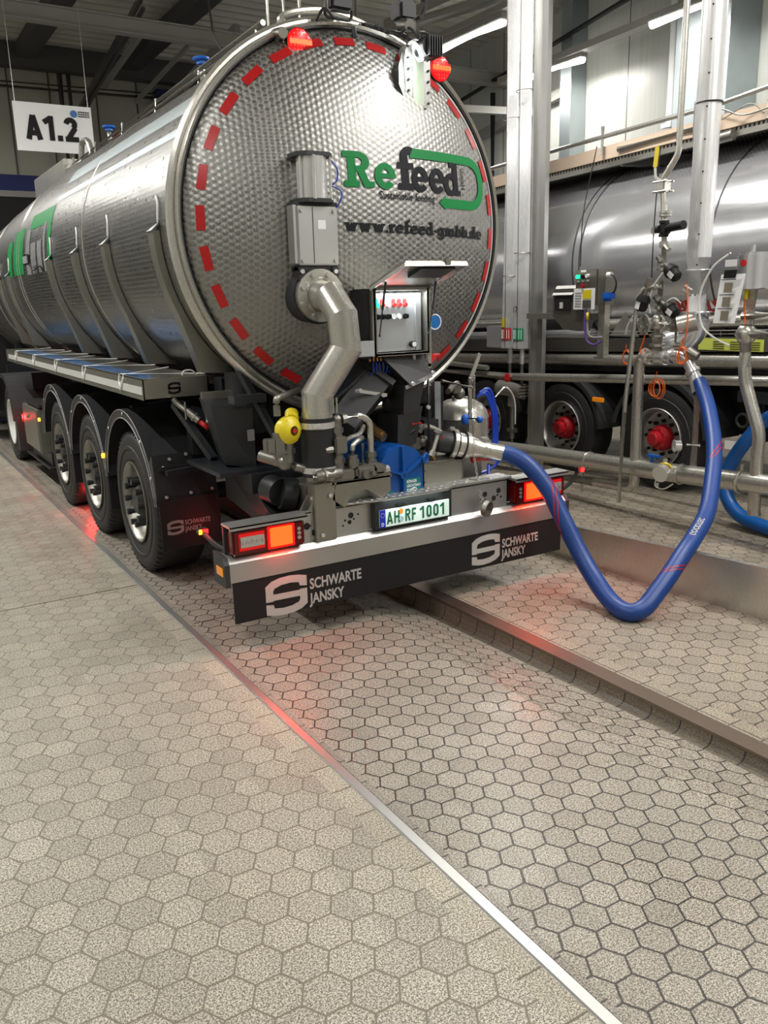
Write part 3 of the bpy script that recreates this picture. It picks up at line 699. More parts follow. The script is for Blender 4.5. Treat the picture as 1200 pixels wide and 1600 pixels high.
# sight glass frame standing off the end and its lit lamp
SG = empty('sight_glass', (.40, .52, 3.06), TR)
def stadium(cx, z0, z1, r, n=12):
    return [(cx + r * cos(pi * k / n), z1 - r + r * sin(pi * k / n)) for k in range(n + 1)] + [(cx - r * cos(pi * k / n), z0 + r - r * sin(pi * k / n)) for k in range(n + 1)]
mb = MB(); mb.prism([(a, .52, b) for a, b in stadium(.403, 3.04, 3.475, .092)], (0, 1, 0), .03)
mb.prism([(a, .55, b) for a, b in stadium(.403, 3.05, 3.465, .081)], (0, 1, 0), .08)
mb.hull([(.24, yh(.75) + .0, 3.30), (.31, .55, 3.40), (.31, .55, 3.10), (.33, yh(.85), 3.07), (.24, yh(.75), 3.2)], [(0, 1, 2, 3, 4)])
obj('frame', mb, 'steelv', SG)
mb = MB()
for k in range(6):
    for sx in (-.074, .074): mb.cyl((.403 + sx, .52, 3.115 + k * .062), (.403 + sx, .508, 3.115 + k * .062), .0075, 6)
for sx in (-.045, .0, .045): mb.cyl((.403 + sx, .52, 3.062 + abs(sx) * .4), (.403 + sx, .508, 3.062 + abs(sx) * .4), .0075, 6)
obj('bolt', mb, 'blackg', SG)
mb = MB(); mb.box((.362, .513, 3.095), (.444, .519, 3.425), .002); obj('pane', mb, 'glass', SG)
WL = MB(); WL.cyl((.405, .38, 3.40), (.405, .48, 3.40), .06, 20)
for k in range(6): WL.box((.375 + k * .018, .35, 3.345), (.381 + k * .018, .47, 3.455))
WL = obj('flood_lamp', WL, 'black', TR)
mb = MB(); mb.lathe((.352, .43, 3.375), (-.8, .35, -.45), [(0, .001), (0, .055), (.02, .05)], 20); obj('lens', mb, 'glowled', WL)
mb = MB(); mb.tube(bend_path([(.36, .45, 3.45), (.36, .45, 3.49), (.44, .45, 3.49), (.44, .45, 3.44)], .03), .008, 8); mb.tube(smooth_path([(.30, .56, 3.50), (.33, .5, 3.52), (.36, .45, 3.46)]), .009, 8); obj('bracket', mb, 'black', WL)
mb = MB(); mb.cyl((.335, .50, 3.535), (.335, .60, 3.56), .035, 14); obj('lamp_socket', mb, 'cast', TR)
def rlamp(c, r=.095):
    x, y, z = c; mb = MB(); mb.lathe(c, (0, 1, 0), [(-.005, r), (.03, r), (.05, r * .9), (.05, .01)], 32); mb.tube([(x, y + .04, z), (x, y + .2, z)], .02, 8)
    L = obj('round_lamp', mb, 'black', TR)
    mb = MB(); mb.lathe((x, y - .022, z), (0, 1, 0), [(0, .001), (0, r * .5), (.006, r * .85), (.018, r * .97)], 32); obj('lens', mb, mat('dotted_red_lens', (.9, 0, 0), .2, emit=(1, .006, .008), es=1.0), L)
    mb = MB(); mb.box((x - r * .9, y - .027, z - .014), (x + r * .9, y - .021, z + .014), .002); obj('amber_bar', mb, 'lampon', L)
    mb = MB()
    for k in range(7):
        for j in range(7):
            a, b = (k - 3) * r * .26, (j - 3) * r * .26
            if hypot(a, b) < r * .85 and abs(b) > .018: mb.sphere((x + a, y - .022, z + b), .0055, (1, .5, 1), 6)
    obj('diode', mb, 'lamponbright', L)
rlamp((-.36, .62, 3.385), .08); rlamp((.64, .62, 3.355), .078)
mb = MB(); mb.cyl((-.47, .60, 3.42), (-.47, .72, 3.44), .03, 16); mb.box((-.49, .66, 3.36), (-.34, .69, 3.46), .01); obj('lamp_mount', mb, 'steeld', TR)

# slide valve with pneumatic cylinder
SV = empty('slide_valve', (-.43, .33, 1.95), TR)
cx, cz, cy = -.445, 1.958, .33
mb = MB(); mb.cyl((cx, cy + .02, cz), (cx, cy + .04, cz), .165, 40); mb.cyl((cx - .0, cy + .06, cz - .0), (cx, cy + .16, cz), .155, 40); obj('black_flange', mb, 'blackg', SV)
mb = MB(); mb.cyl((cx, cy - .015, cz), (cx, cy + .018, cz), .152, 48); mb.bolts((cx, cy - .015, cz), (0, -1, 0), .125, 8, .017, .016, radians(22.5)); mb.torus((cx, cy - .016, cz), (0, 1, 0), .098, .005, 36, 6); obj('flange', mb, 'steel', SV)
mb = MB(); mb.box((cx - .13, cy - .012, 2.13), (cx + .13, cy + .10, 2.455), .006); mb.box((cx - .15, cy + .0, 2.14), (cx - .128, cy + .08, 2.46)); mb.box((cx + .13, cy + .05, 2.06), (cx + .15, cy + .09, 2.46))
mb.bolts((cx - .105, cy - .012, 2.155), (0, -1, 0), .0, 1, .011, .01); mb.bolts((cx + .105, cy - .012, 2.155), (0, -1, 0), .0, 1, .011, .01); mb.bolts((cx - .105, cy - .012, 2.43), (0, -1, 0), .0, 1, .011, .01); mb.bolts((cx + .105, cy - .012, 2.43), (0, -1, 0), .0, 1, .011, .01)
obj('valve_housing', mb, 'alu', SV)
mb = MB(); mb.box((cx - .035, cy - .013, 2.14), (cx - .03, cy - .012, 2.45)); mb.box((cx - .13, cy, 2.0), (cx - .09, cy + .06, 2.12)); mb.box((cx + .09, cy, 2.0), (cx + .13, cy + .06, 2.12)); mb.box((cx - .14, cy - .0, 2.458), (cx + .135, cy + .09, 2.478))
mb.box((cx - .13, cy + .01, 2.10), (cx + .13, cy + .06, 2.132)); obj('guide_bracket', mb, 'black', SV)
mb = MB(); mb.bolts((cx - .11, cy, 2.095), (0, -1, 0), 0, 1, .014, .01); mb.bolts((cx - .11, cy, 2.045), (0, -1, 0), 0, 1, .014, .01); mb.bolts((cx + .11, cy, 2.095), (0, -1, 0), 0, 1, .014, .01); mb.bolts((cx + .11, cy, 2.045), (0, -1, 0), 0, 1, .014, .01); obj('bolt', mb, 'steelv', SV)
mb = MB(); mb.box((cx + .0, cy - .0135, 2.33), (cx + .05, cy - .012, 2.38)); obj('type_label', mb, 'whitep', SV)
mb = MB(); mb.lathe((cx, cy + .04, 2.49), (0, 0, 1), [(0, .088), (.235, .088)], 32); mb.cyl((cx - .03, cy - .048, 2.49), (cx - .03, cy - .048, 2.725), .009, 8); mb.cyl((cx + .088, cy - .02, 2.49), (cx + .088, cy - .02, 2.725), .009, 8); mb.cyl((cx - .09, cy + .0, 2.49), (cx - .09, cy + .0, 2.725), .009, 8)
obj('air_cylinder', mb, 'steelv', SV)
for z0 in (2.474, 2.722):
    mb = MB(); mb.prism([(cx + a, cy + .04 + b, z0) for a, b in ((-.115, -.04), (-.07, -.088), (.07, -.088), (.115, -.04), (.115, .07), (-.115, .07))], (0, 0, 1), .022); obj('end_cap', mb, 'blackg', SV)
mb = MB(); mb.tube(smooth_path([(cx + .10, cy - .01, 2.71), (cx + .135, cy - .02, 2.66), (cx + .13, cy - .02, 2.60), (cx + .1, cy, 2.57)]), .005, 6); mb.tube(smooth_path([(cx + .10, cy - .01, 2.57), (cx + .155, cy - .02, 2.54), (cx + .15, cy - .02, 2.49), (cx + .13, cy, 2.45)]), .005, 6); obj('air_line', mb, 'bluec', SV)
# mitred discharge pipe
def mitre(P, r, seg=36):
    P = [V(p) for p in P]; mb = MB(); rings = []; u, w = frame(P[1] - P[0])
    for i, p in enumerate(P):
        din = (P[i] - P[i - 1]).normalized() if i else (P[1] - P[0]).normalized()
        dout = (P[i + 1] - P[i]).normalized() if i < len(P) - 1 else din
        u = (u - din * u.dot(din)).normalized(); w = din.cross(u); n = (din + dout).normalized(); ring = []
        for k in range(seg):
            q = p + (u * cos(2 * pi * k / seg) + w * sin(2 * pi * k / seg)) * r
            q = q - din * ((q - p).dot(n) / din.dot(n)); ring.append(q)
        rings.append(ring); 
    for A, B in zip(rings, rings[1:]):
        va = [mb.b.verts.new(q) for q in A]; vb = [mb.b.verts.new(q) for q in B]
        for k in range(seg): mb.face([va[k], va[(k + 1) % seg], vb[(k + 1) % seg], vb[k]], True)
    return mb
DP = mitre([(cx, .33, cz - .0), (cx + .0, .20, cz - .01), (-.442, .075, 1.84), (-.425, .075, 1.66), (-.60, .13, 1.40), (-.603, .13, 1.27)], .088)
DP.cyl((-.603, .13, 1.272), (-.603, .13, 1.30), .091, 36)
for dx in (0, .02):
    DP.cyl((-.545 + dx * 1.2, .035, 1.30), (-.545 + dx * 1.2, .035, 1.39), .005, 6)
DP = obj('discharge_pipe', DP, 'steel', TR)
mb = MB(); mb.lathe((-.6, .14, .93), (0, 0, 1), [(0, .098), (.02, .1), (.30, .1), (.345, .108), (.345, .09)], 40); mb.cyl((-.6, .14, .935), (-.6, .14, 1.27), .095, 32); obj('rubber_sleeve', mb, 'black', TR)
for z in (.955, 1.215):
    mb = MB(); mb.lathe((-.6, .14, z), (0, 0, 1), [(0, .104), (.0, .108), (.035, .108), (.035, .104)], 40); mb.box((-.68, .03, z + .005), (-.625, .05, z + .03), .004); obj('hose_clamp', mb, 'steelv', TR)
mb = MB(); mb.cyl((-.6, .14, .85), (-.6, .14, .95), .088, 32); obj('pipe_stub', mb, 'steeld', TR)

# control cabinet with raised lid
CB = empty('control_cabinet', (0, .17, 1.6), TR)
x0, x1, z0, z1, yf, yb = -.175, .222, 1.597, 1.99, .17, .42
mb = MB(); t_ = .012
mb.box((x0, yf, z0), (x0 + t_, yb, z1)); mb.box((x1 - t_, yf, z0), (x1, yb, z1)); mb.box((x0, yf, z0), (x1, yb, z0 + t_)); mb.box((x0, yf, z1 - t_), (x1, yb, z1)); mb.box((x0, yb - .01, z0), (x1, yb, z1))
mb.box((x0 - .012, yf, z0 - .005), (x0 + .02, yf + .01, z1 + .005)); mb.box((x1 - .015, yf, z0), (x1 + .012, yf + .01, z1)); mb.box((x0, yf, z0 - .005), (x1, yf + .01, z0 + .012))
obj('cabinet_body', mb, 'steelbox', CB)
mb = MB(); mb.box((x0 - .02, yf + .05, z0 - .02), (x0 - .001, yb + .1, z1 - .005)); obj('cabinet_side', mb, 'blackg', CB)
pl = MB(); pl.box((x0 + .02, yf + .045, z0 + .02), (x1 - .03, yf + .055, z1 - .03)); pl.box((x1 - .075, yf + .035, z0 + .02), (x1 - .068, yf + .05, z1 - .03)); PL = obj('switch_plate', pl, 'panel', CB)
bx_ = [x0 + .045 + k * .039 for k in range(3)] + [x0 + .165, x0 + .205, x0 + .247]
cols = ['glowgreen', 'red', 'whitep', 'red', 'red', 'red']
for k in range(6):
    mb = MB(); mb.box((bx_[k] - .013, yf + .039, 1.885), (bx_[k] + .013, yf + .045, 1.93), .003); mb.cyl((bx_[k], yf + .045, 1.893), (bx_[k], yf + .024, 1.893), .0125, 16)
    obj('push_button', mb, [cols[k]] if k < 1 else cols[k], PL)
    mb = MB()
    if k in (3, 4): mb.cyl((bx_[k], yf + .045, 1.825), (bx_[k], yf + .035, 1.825), .016, 16); obj('indicator', mb, 'whitep', PL)
    else:
        mb.cyl((bx_[k], yf + .045, 1.825), (bx_[k], yf + .032, 1.825), .016, 16); mb.box((bx_[k] - .004, yf + .015, 1.812), (bx_[k] + .014, yf + .034, 1.838), .003); obj('rotary_switch', mb, 'ink', PL)
mb = MB(); mb.cyl((.118, yf + .045, 1.655), (.118, yf + .015, 1.655), .02, 20); mb.cyl((.118, yf + .016, 1.655), (.118, yf + .012, 1.655), .017, 20); g_ = obj('pressure_gauge', mb, 'ink', PL)
mb = MB(); mb.cyl((.118, yf + .0125, 1.655), (.118, yf + .0105, 1.655), .0155, 20); obj('gauge_dial', mb, 'whitep', g_)
# lid
ld = MB(); A, B, Cc, D = V((x0 - .01, yf + .02, z1 + .005)), V((x1 + .012, yf + .02, z1 + .005)), V((x1 + .012, -.20, 2.117)), V((x0 - .01, -.20, 2.117))
nn = (B - A).cross(D - A).normalized()
ld.prism([A, B, Cc, D], -nn, .012)
LD = obj('lid', ld, 'steelbox', CB)
mb = MB(); e = .016
for p, q in ((A, B), (B, Cc), (Cc, D), (D, A)): mb.beam(p + nn * .008, q + nn * .008, .012, .02, nn)
obj('lid_edge', mb, 'steelv', LD)
mb = MB(); p0 = A.lerp(D, .55); p1 = B.lerp(Cc, .55); p2 = B.lerp(Cc, .92); p3 = A.lerp(D, .92)
mb.prism([p0.lerp(p1, .3) + nn * .001, p0.lerp(p1, .85) + nn * .001, p3.lerp(p2, .85) + nn * .001, p3.lerp(p2, .3) + nn * .001], nn, .02); obj('lid_pad', mb, 'black', LD)
mb = MB(); mb.box(((x0 + x1) / 2 + .05, -.215, 2.105), ((x0 + x1) / 2 + .09, -.19, 2.14), .004); obj('lid_handle', mb, 'cast', LD)
for xs_ in (x0 + .03, x1 - .012):
    a_ = V((xs_, yf - .01, z0 + .12)); b_ = V((xs_, yf - .09, z1 + .028)); mid = a_.lerp(b_, .5)
    mb = MB(); mb.cyl(a_, mid, .004, 8); mb.cyl(mid, b_, .0075, 8); mb.sphere(a_, .008, seg=8); mb.sphere(b_, .009, seg=8); obj('gas_strut', mb, 'black', CB)
mb = MB(); mb.box((x1 + .014, yf + .05, 1.50), (x1 + .056, yf + .075, 1.84), .008); mb.box((x1 - .06, yf + .05, 1.50), (x1 + .05, yf + .065, 1.53)); mb.bolts((x1 + .032, yf + .05, 1.53), (0, -1, 0), 0, 1, .006, .004)
for k in range(6): mb.cyl((x1 + .034, yf + .05, 1.53 + k * .058), (x1 + .034, yf + .043, 1.53 + k * .058), .0055, 6)
mb.box((x1 - .09, yf + .05, 1.52), (x1 - .07, yf + .09, 1.60)); obj('side_bracket', mb, 'steel', CB)
mb = MB(); mb.cyl((x1 + .05, yf + .07, 1.575), (x1 + .125, yf + .07, 1.575), .011, 10); mb.hull([(x1 + .05, yf + .06, 1.575), (x1 + .11, yf + .06, 1.575), (x1 + .05, yf + .06, 1.52), (x1 + .05, yf + .08, 1.575), (x1 + .11, yf + .08, 1.575), (x1 + .05, yf + .08, 1.52)], [(0, 1, 2), (3, 5, 4), (0, 3, 4, 1), (1, 4, 5, 2), (2, 5, 3, 0)]); obj('red_lever', mb, 'red', CB)
mb = MB(); mb.cyl((x1 + .035, yf + .07, .95), (x1 + .035, yf + .07, 1.5), .008, 8); obj('actuating_rod', mb, 'black', CB)
mb = MB(); mb.box((-.315, .13, 1.60), (-.20, .2, 1.69), .004); obj('junction_box', mb, 'lightbox', CB)
mb = MB()
for k in range(12): mb.cyl((-.17 + k * .026, .24, 1.56), (-.17 + k * .026, .24, 1.597), .009, 8)
obj('cable_gland', mb, 'brass', CB)
for k in range(14):
    pass
mb = MB()
for k in range(12):
    xk = -.15 + k * .024; mb.tube(smooth_path([(xk, .24, 1.565), (xk + .01, .25, 1.50), (xk + random.uniform(-.03, .05), .3, 1.47), (.0 + random.uniform(-.06, .06), .36, 1.50)], 5), .0045, 5)
obj('air_line_bundle', mb, 'bluec', CB)
mb = MB()
for k in range(8):
    xk = -.1 + k * .03; mb.tube(smooth_path([(xk, .25, 1.565), (xk, .27, 1.48), (xk + random.uniform(-.1, .1), .3, 1.42), (random.uniform(-.2, .2), .36, 1.38)], 5), .007, 5)
obj('cable_bundle', mb, 'black', CB)

# chutes below the tank end (black sheet ducts)
mb = MB(); a_, b_ = V((-.06, .34, 1.43)), V((-.38, .26, 1.18))
mb.beam(a_, b_, .17, .20, (.5, -.3, .8)); d = (a_ - b_).normalized(); mb.beam(a_ - d * .03, a_ + d * .01, .21, .235, (.5, -.3, .8))
obj('inclined_duct', mb, 'blackg', TR)
mb = MB()
mb.hull([(-.10, .20, 1.58), (.24, .24, 1.585), (.25, .20, 1.46), (.07, .14, 1.40), (-.10, .5, 1.6), (.24, .5, 1.6), (.25, .5, 1.46), (.0, .5, 1.40)], [(0, 1, 2, 3), (4, 7, 6, 5), (0, 4, 5, 1), (1, 5, 6, 2), (2, 6, 7, 3), (3, 7, 4, 0)])
mb.hull([(.03, .17, 1.40), (.20, .19, 1.43), (.17, .22, 1.24), (.04, .2, 1.22), (.03, .45, 1.4), (.20, .45, 1.43), (.17, .45, 1.24), (.04, .45, 1.22)], [(0, 1, 2, 3), (4, 7, 6, 5), (0, 4, 5, 1), (1, 5, 6, 2), (2, 6, 7, 3), (3, 7, 4, 0)])
mb.hull([(.0, .2, 1.22), (.20, .22, 1.26), (.17, .26, 1.02), (.0, .22, .98), (.0, .45, 1.22), (.20, .45, 1.26), (.17, .45, 1.02), (.0, .45, .98)], [(0, 1, 2, 3), (4, 7, 6, 5), (0, 4, 5, 1), (1, 5, 6, 2), (2, 6, 7, 3), (3, 7, 4, 0)])
obj('discharge_duct', mb, 'blackg', TR)
mb = MB()
for p in ((-.28, .19, 1.40), (-.12, .19, 1.36), (.06, .13, 1.42), (.24, .17, 1.475), (.2, .17, 1.26)): mb.cyl(p, (p[0], p[1] - .02, p[2]), .013, 8)
mb.beam((.03, .155, 1.395), (.25, .185, 1.455), .006, .022); mb.beam((-.30, .2, 1.40), (-.08, .2, 1.355), .006, .02)
obj('duct_bolt', mb, 'steelv', TR)
mb = MB(); mb.tube(smooth_path([(-.55, .3, 1.20), (-.42, .28, 1.33), (-.28, .27, 1.43), (-.15, .3, 1.52)]), .011, 6); obj('corrugated_conduit', mb, 'black', TR)

# yellow valve actuator left of the sleeve
YV = MB(); YV.lathe((-.79, .13, 1.218), (.25, -1, 0), [(-.05, .03), (-.05, .06), (-.02, .078), (.02, .08), (.035, .066), (.05, .04), (.055, .028)], 28); YV.bolts((-.785, .11, 1.218), (.25, -1, 0), .068, 6, .006, .012); YV.cyl((-.76, .14, 1.27), (-.73, .2, 1.30), .04, 14)
YV = obj('membrane_valve', YV, 'yellow', TR)
mb = MB(); mb.cyl((-.777, .075, 1.218), (-.775, .069, 1.218), .016, 4); obj('valve_mark', mb, 'red', YV)
mb = MB(); mb.cyl((-.79, .15, 1.03), (-.79, .15, 1.15), .035, 12); mb.cyl((-.79, .15, 1.08), (-.79, .15, 1.11), .045, 6); mb.sphere((-.8, .17, 1.02), .045, seg=12); mb.tube(bend_path([(-.8, .17, 1.02), (-.72, .15, .985), (-.66, .13, .975)], .03), .028, 12); mb.cyl((-.9, .3, 1.06), (-.8, .17, 1.02), .035, 12)
mb.cyl((-.84, .16, 1.30), (-.84, .16, 1.36), .02, 10); mb.tube(bend_path([(-.84, .16, 1.35), (-.84, .16, 1.40), (-.76, .2, 1.41), (-.62, .3, 1.42)], .03), .02, 10)
mb.box((-.94, .1, 1.10), (-.885, .16, 1.18), .006); mb.box((-.885, .1, 1.07), (-.83, .14, 1.21)); mb.tube([(-.9, .08, 1.07), (-.83, .08, 1.10)], .008, 6)
obj('valve_piping', mb, 'cast', TR)

# steel pump housing box
mb = MB(); mb.box((-.70, .10, .56), (-.165, .36, .885), .006); mb.box((-.70, .02, .56), (-.56, .12, .905), .004); PB = obj('pump_box', mb, 'steelbox', TR)
mb = MB(); mb.prism([(-.55, .02, .90), (-.18, .02, .895), (-.18, .02, .80), (-.24, .02, .76), (-.35, .02, .83), (-.44, .02, .83), (-.50, .02, .74), (-.58, .02, .80)], (0, 1, 0), .012); mb.box((-.58, .02, .885), (-.17, .3, .9)); obj('folded_bracket', mb, 'steelbox', PB)
mb = MB()
for p in ((-.66, .015, .60), (-.60, .015, .83), (-.70, .05, .82)): mb.cyl(p, (p[0], p[1] - .012, p[2]), .012, 8)
for k in range(3): mb.cyl((-.172, .095, .62 + k * .09), (-.172, .08, .62 + k * .09), .008, 6)
obj('bolt', mb, 'steelv', PB)
# hydraulic fittings
HV = MB()
HV.box((-.58, .02, .90), (-.42, .14, .965), .01); HV.box((-.42, .0, .905), (-.22, .13, .975), .015); HV.cyl((-.36, -.02, .93), (-.36, .04, .93), .03, 14); HV.cyl((-.33, -.045, .935), (-.33, .0, .935), .016, 10); HV.box((-.30, -.01, .92), (-.22, .05, .97), .01)
HV = obj('valve_block', HV, 'cast', TR)
mb = MB(); mb.cyl((-.50, .08, .96), (-.50, .08, 1.05), .034, 12); mb.cyl((-.50, .08, 1.0), (-.50, .08, 1.03), .041, 6); mb.box((-.54, .03, 1.06), (-.46, .11, 1.16), .008); mb.cyl((-.50, .08, 1.05), (-.50, .08, 1.07), .028, 12); mb.cyl((-.50, .08, 1.16), (-.50, .08, 1.24), .028, 12); mb.cyl((-.50, .08, 1.18), (-.50, .08, 1.21), .036, 6); mb.cyl((-.55, .06, 1.09), (-.60, .06, 1.09), .025, 8)
mb.sphere((-.50, .08, 1.255), .03, seg=12); mb.cyl((-.47, .08, 1.258), (-.44, .08, 1.26), .03, 8)
mb.cyl((-.415, .06, .965), (-.415, .06, 1.04), .032, 12); mb.cyl((-.415, .06, .985), (-.415, .06, 1.015), .038, 6); mb.cyl((-.27, .09, .93), (-.27, .09, 1.04), .027, 12); mb.cyl((-.27, .09, .96), (-.27, .09, .99), .034, 6); mb.cyl((-.27, .09, 1.01), (-.27, .09, 1.035), .034, 6)
mb.cyl((-.27, .05, .92), (-.18, .05, .92), .035, 10)
obj('hydraulic_fitting', mb, 'cast', TR)
mb = MB(); mb.tube(bend_path([(-.44, .08, 1.262), (-.33, .08, 1.265), (-.27, .09, 1.22), (-.27, .09, 1.03)], .09), .018, 12)
mb.tube(bend_path([(-.415, .06, 1.03), (-.415, .06, 1.10), (-.36, .08, 1.12), (-.30, .14, 1.12)], .05), .016, 10)
mb.tube(bend_path([(-.46, .14, 1.08), (-.38, .18, 1.12), (-.28, .2, 1.13), (-.22, .26, 1.17)], .05), .016, 10)
mb.tube([(-.345, .06, .97), (-.345, .06, 1.1)], .009, 8)
obj('hydraulic_pipe', mb, 'steel', TR)
mb = MB(); mb.tube(bend_path([(-.70, .02, .95), (-.66, .0, .955), (-.58, .0, .955), (-.53, .02, .95)], .02), .032, 14); mb.cyl((-.60, .0, .92), (-.60, .0, .985), .028, 12); mb.cyl((-.645, .0, .955), (-.635, .0, .955), .042, 8); obj('elbow_fitting', mb, 'cast', TR)
mb = MB(); mb.cyl((-.14, .3, 1.14), (-.11, .22, 1.10), .035, 16); mb.cyl((-.15, .33, 1.16), (-.14, .3, 1.14), .045, 16); mb.cyl((-.11, .22, 1.10), (-.105, .205, 1.092), .03, 16); obj('brass_coupling', mb, 'brass', TR)

# blue rotary lobe pump
mb = MB(); px, pw, pyf = -.045, .155, .10
out = [(px - pw, .60), (px + pw, .60), (px + pw, .93)] + [(px + pw * .98 * cos(radians(a)), .93 + .118 * sin(radians(a))) for a in range(15, 166, 15)] + [(px - pw, .93)]
mb.prism([(a, pyf, b) for a, b in out], (0, 1, 0), .10); BP = obj('lobe_pump', mb, 'blue', TR)
mb = MB(); out2 = [(px + pw * .9 * cos(radians(a)), .94 + .11 * sin(radians(a))) for a in range(0, 181, 15)] + [(px - pw * .9, .62), (px + pw * .9, .62)]
mb.prism([(a, pyf + .1, b) for a, b in out2], (-.12, 1, 0), .38); obj('pump_housing', mb, 'blue', BP)
mb = MB(); hub = V((px + .0, pyf - .018, .868))
for q in ((px, 1.045), (px - pw, .93), (px + pw, .955), (px, .61)):
    mb.beam(hub, (q[0], pyf - .008, q[1]), .014, .024, (0, 1, 0))
mb.lathe(hub - V((0, .012, 0)), (0, 1, 0), [(0, .014), (0, .028), (.03, .03)], 6)
obj('cover_rib', mb, 'blue', BP)
mb = MB(); mb.cyl(hub - V((0, .013, 0)), hub - V((0, .009, 0)), .014, 6); obj('cover_nut', mb, 'navy', BP)
for sx in (-1, 1):
    c = (px + sx * (pw + .012), pyf - .02, .925 if sx < 0 else .955); mb = MB(); mb.torus(c, (sx * .5, -1, 0), .028, .009, 20, 8); mb.box((c[0] - .005, c[1] - .004, c[2] - .028), (c[0] + .005, c[1] + .01, c[2] + .028)); mb.cyl(c, (c[0] - sx * .02, c[1] + .05, c[2]), .014, 10); obj('star_knob', mb, 'blue', BP)
mb = MB(); mb.box((px + .022, pyf - .005, .725), (px + .132, pyf - .002, .838)); ST = obj('maker_sticker', mb, 'teal', BP)
for k, (tt, kk) in enumerate((('BÖRGER', 1), ('LEICHTBAU', 0), ('PUMPE', 1))):
    text_obj('lettering', tt, .024, 'whitep', BP, lambda a, b: (px + .03 + a, pyf - .0065, .81 - k * .027 + b), .0006, .82)
mb = MB(); mb.torus((px + .085, pyf - .006, .752), (0, 1, 0), .022, .004, 16, 4, radians(190), radians(350), ref=(1, 0, 0)); obj('sticker_mark', mb, 'whitep', BP)
mb = MB(); mb.box((px - .11, pyf - .004, .70), (px - .062, pyf - .001, .775)); obj('small_sticker', mb, 'teal', BP)
mb = MB(); mb.cyl((px - .086, pyf - .006, .745), (px - .086, pyf - .003, .745), .015, 14); mb.box((px - .108, pyf - .005, .703), (px - .064, pyf - .0035, .708)); mb.box((px - .104, pyf - .005, .712), (px - .068, pyf - .0035, .718)); obj('sticker_mark', mb, 'plate', BP)
mb = MB(); mb.box((.135, .12, .60), (.150, .2, .92)); 
for k in range(4): mb.cyl((.142, .12, .64 + k * .075), (.142, .11, .64 + k * .075), .006, 6)
obj('pump_flange', mb, 'steelbox', TR)
# stainless filter box right of the pump
mb = MB(); mb.box((.155, .17, .60), (.475, .50, .895), .004); FB = obj('filter_box', mb, 'steelbox', TR)
mb = MB(); mb.cyl((.32, .34, .895), (.32, .34, .91), .19, 36); mb.cyl((.32, .34, .91), (.32, .34, .93), .175, 36, r2=.1); obj('box_lid', mb, 'steeld', FB)
mb = MB(); mb.box((.475, .17, .62), (.482, .5, .92)); mb.cyl((.48, .3, .74), (.53, .3, .74), .01, 8); obj('box_edge', mb, 'cast', FB)
mb = MB(); mb.box((.53, .35, .60), (.78, .55, .93), .004); obj('rear_box', mb, 'steelbox', TR)
# valve cluster between pump and coupling
mb = MB(); mb.tube(bend_path([(.17, .3, 1.10), (.24, .26, 1.13), (.31, .24, 1.10), (.36, .22, 1.06)], .04), .018, 10); mb.cyl((.30, .2, 1.07), (.235, .17, .965), .018, 12); mb.cyl((.22, .165, .94), (.24, .17, .97), .026, 8)
mb.cyl((.30, .2, 1.09), (.30, .22, 1.03), .026, 10); mb.cyl((.2, .28, 1.09), (.23, .27, 1.14), .026, 8); mb.sphere((.25, .3, 1.02), .04, seg=12); mb.box((.15, .28, .97), (.23, .36, 1.05), .01); mb.sphere((.18, .3, 1.07), .03, seg=10); mb.cyl((.13, .3, 1.0), (.3, .3, 1.01), .02, 10); mb.box((.26, .25, .95), (.31, .3, 1.0), .008)
obj('valve_cluster', mb, 'cast', TR)
mb = MB(); mb.cyl((.245, .175, .945), (.228, .165, .925), .022, 8); obj('brass_outlet', mb, 'brass', TR)
mb = MB(); mb.tube([(.10, .2, 1.155), (.17, .2, 1.16)], .008, 8); mb.box((.315, .17, .99), (.33, .19, 1.06), .004); obj('red_tap_lever', mb, 'red', TR)
mb = MB(); mb.tube(smooth_path([(.0, .4, 1.0), (.06, .28, 1.04), (.12, .25, 1.10), (.2, .27, 1.13)]), .016, 8); mb.tube(smooth_path([(.05, .38, 1.02), (.15, .3, 1.0), (.2, .3, .98)]), .014, 8); obj('rubber_line', mb, 'black', TR)
mb = MB(); mb.cyl((.0, .5, 1.03), (.08, .42, .99), .07, 20); obj('pump_inlet', mb, 'steeld', TR)
# outlet with camlock coupling, ends where the hose starts
a_, b_ = V((.335, .235, 1.02)), V((.757, .098, .912)); dd = (b_ - a_).normalized(); L_ = (b_ - a_).length
mb = MB(); mb.lathe(a_, dd, [(-.02, .001), (-.02, .06), (.0, .072), (.09, .072)], 32); obj('outlet_pipe', mb, 'blackg', TR)
mb = MB(); mb.lathe(a_, dd, [(.08, .09), (.085, .097), (.11, .097), (.115, .084), (.17, .08), (.175, .092), (.20, .092), (.205, .075), (.30, .056), (.31, .06), (.34, .06), (.345, .0535), (L_ - .002, .0535)], 36)
for s_ in (-1, 1): mb.box(tuple(a_ + dd * .1 + V((-.02, .0, s_ * .095 - .015))), tuple(a_ + dd * .1 + V((.02, .03, s_ * .095 + .015))), .005)
mb.box(tuple(a_ + dd * .32 + V((-.025, -.03, .05))), tuple(a_ + dd * .32 + V((.025, .03, .08))), .006); obj('hose_coupling', mb, 'steel', TR)
mb = MB(); mb.lathe(a_, dd, [(.115, .085), (.117, .088), (.125, .085)], 32); mb.lathe(a_, dd, [(.168, .082), (.170, .094), (.176, .082)], 32); obj('coupling_seal', mb, 'black', TR)
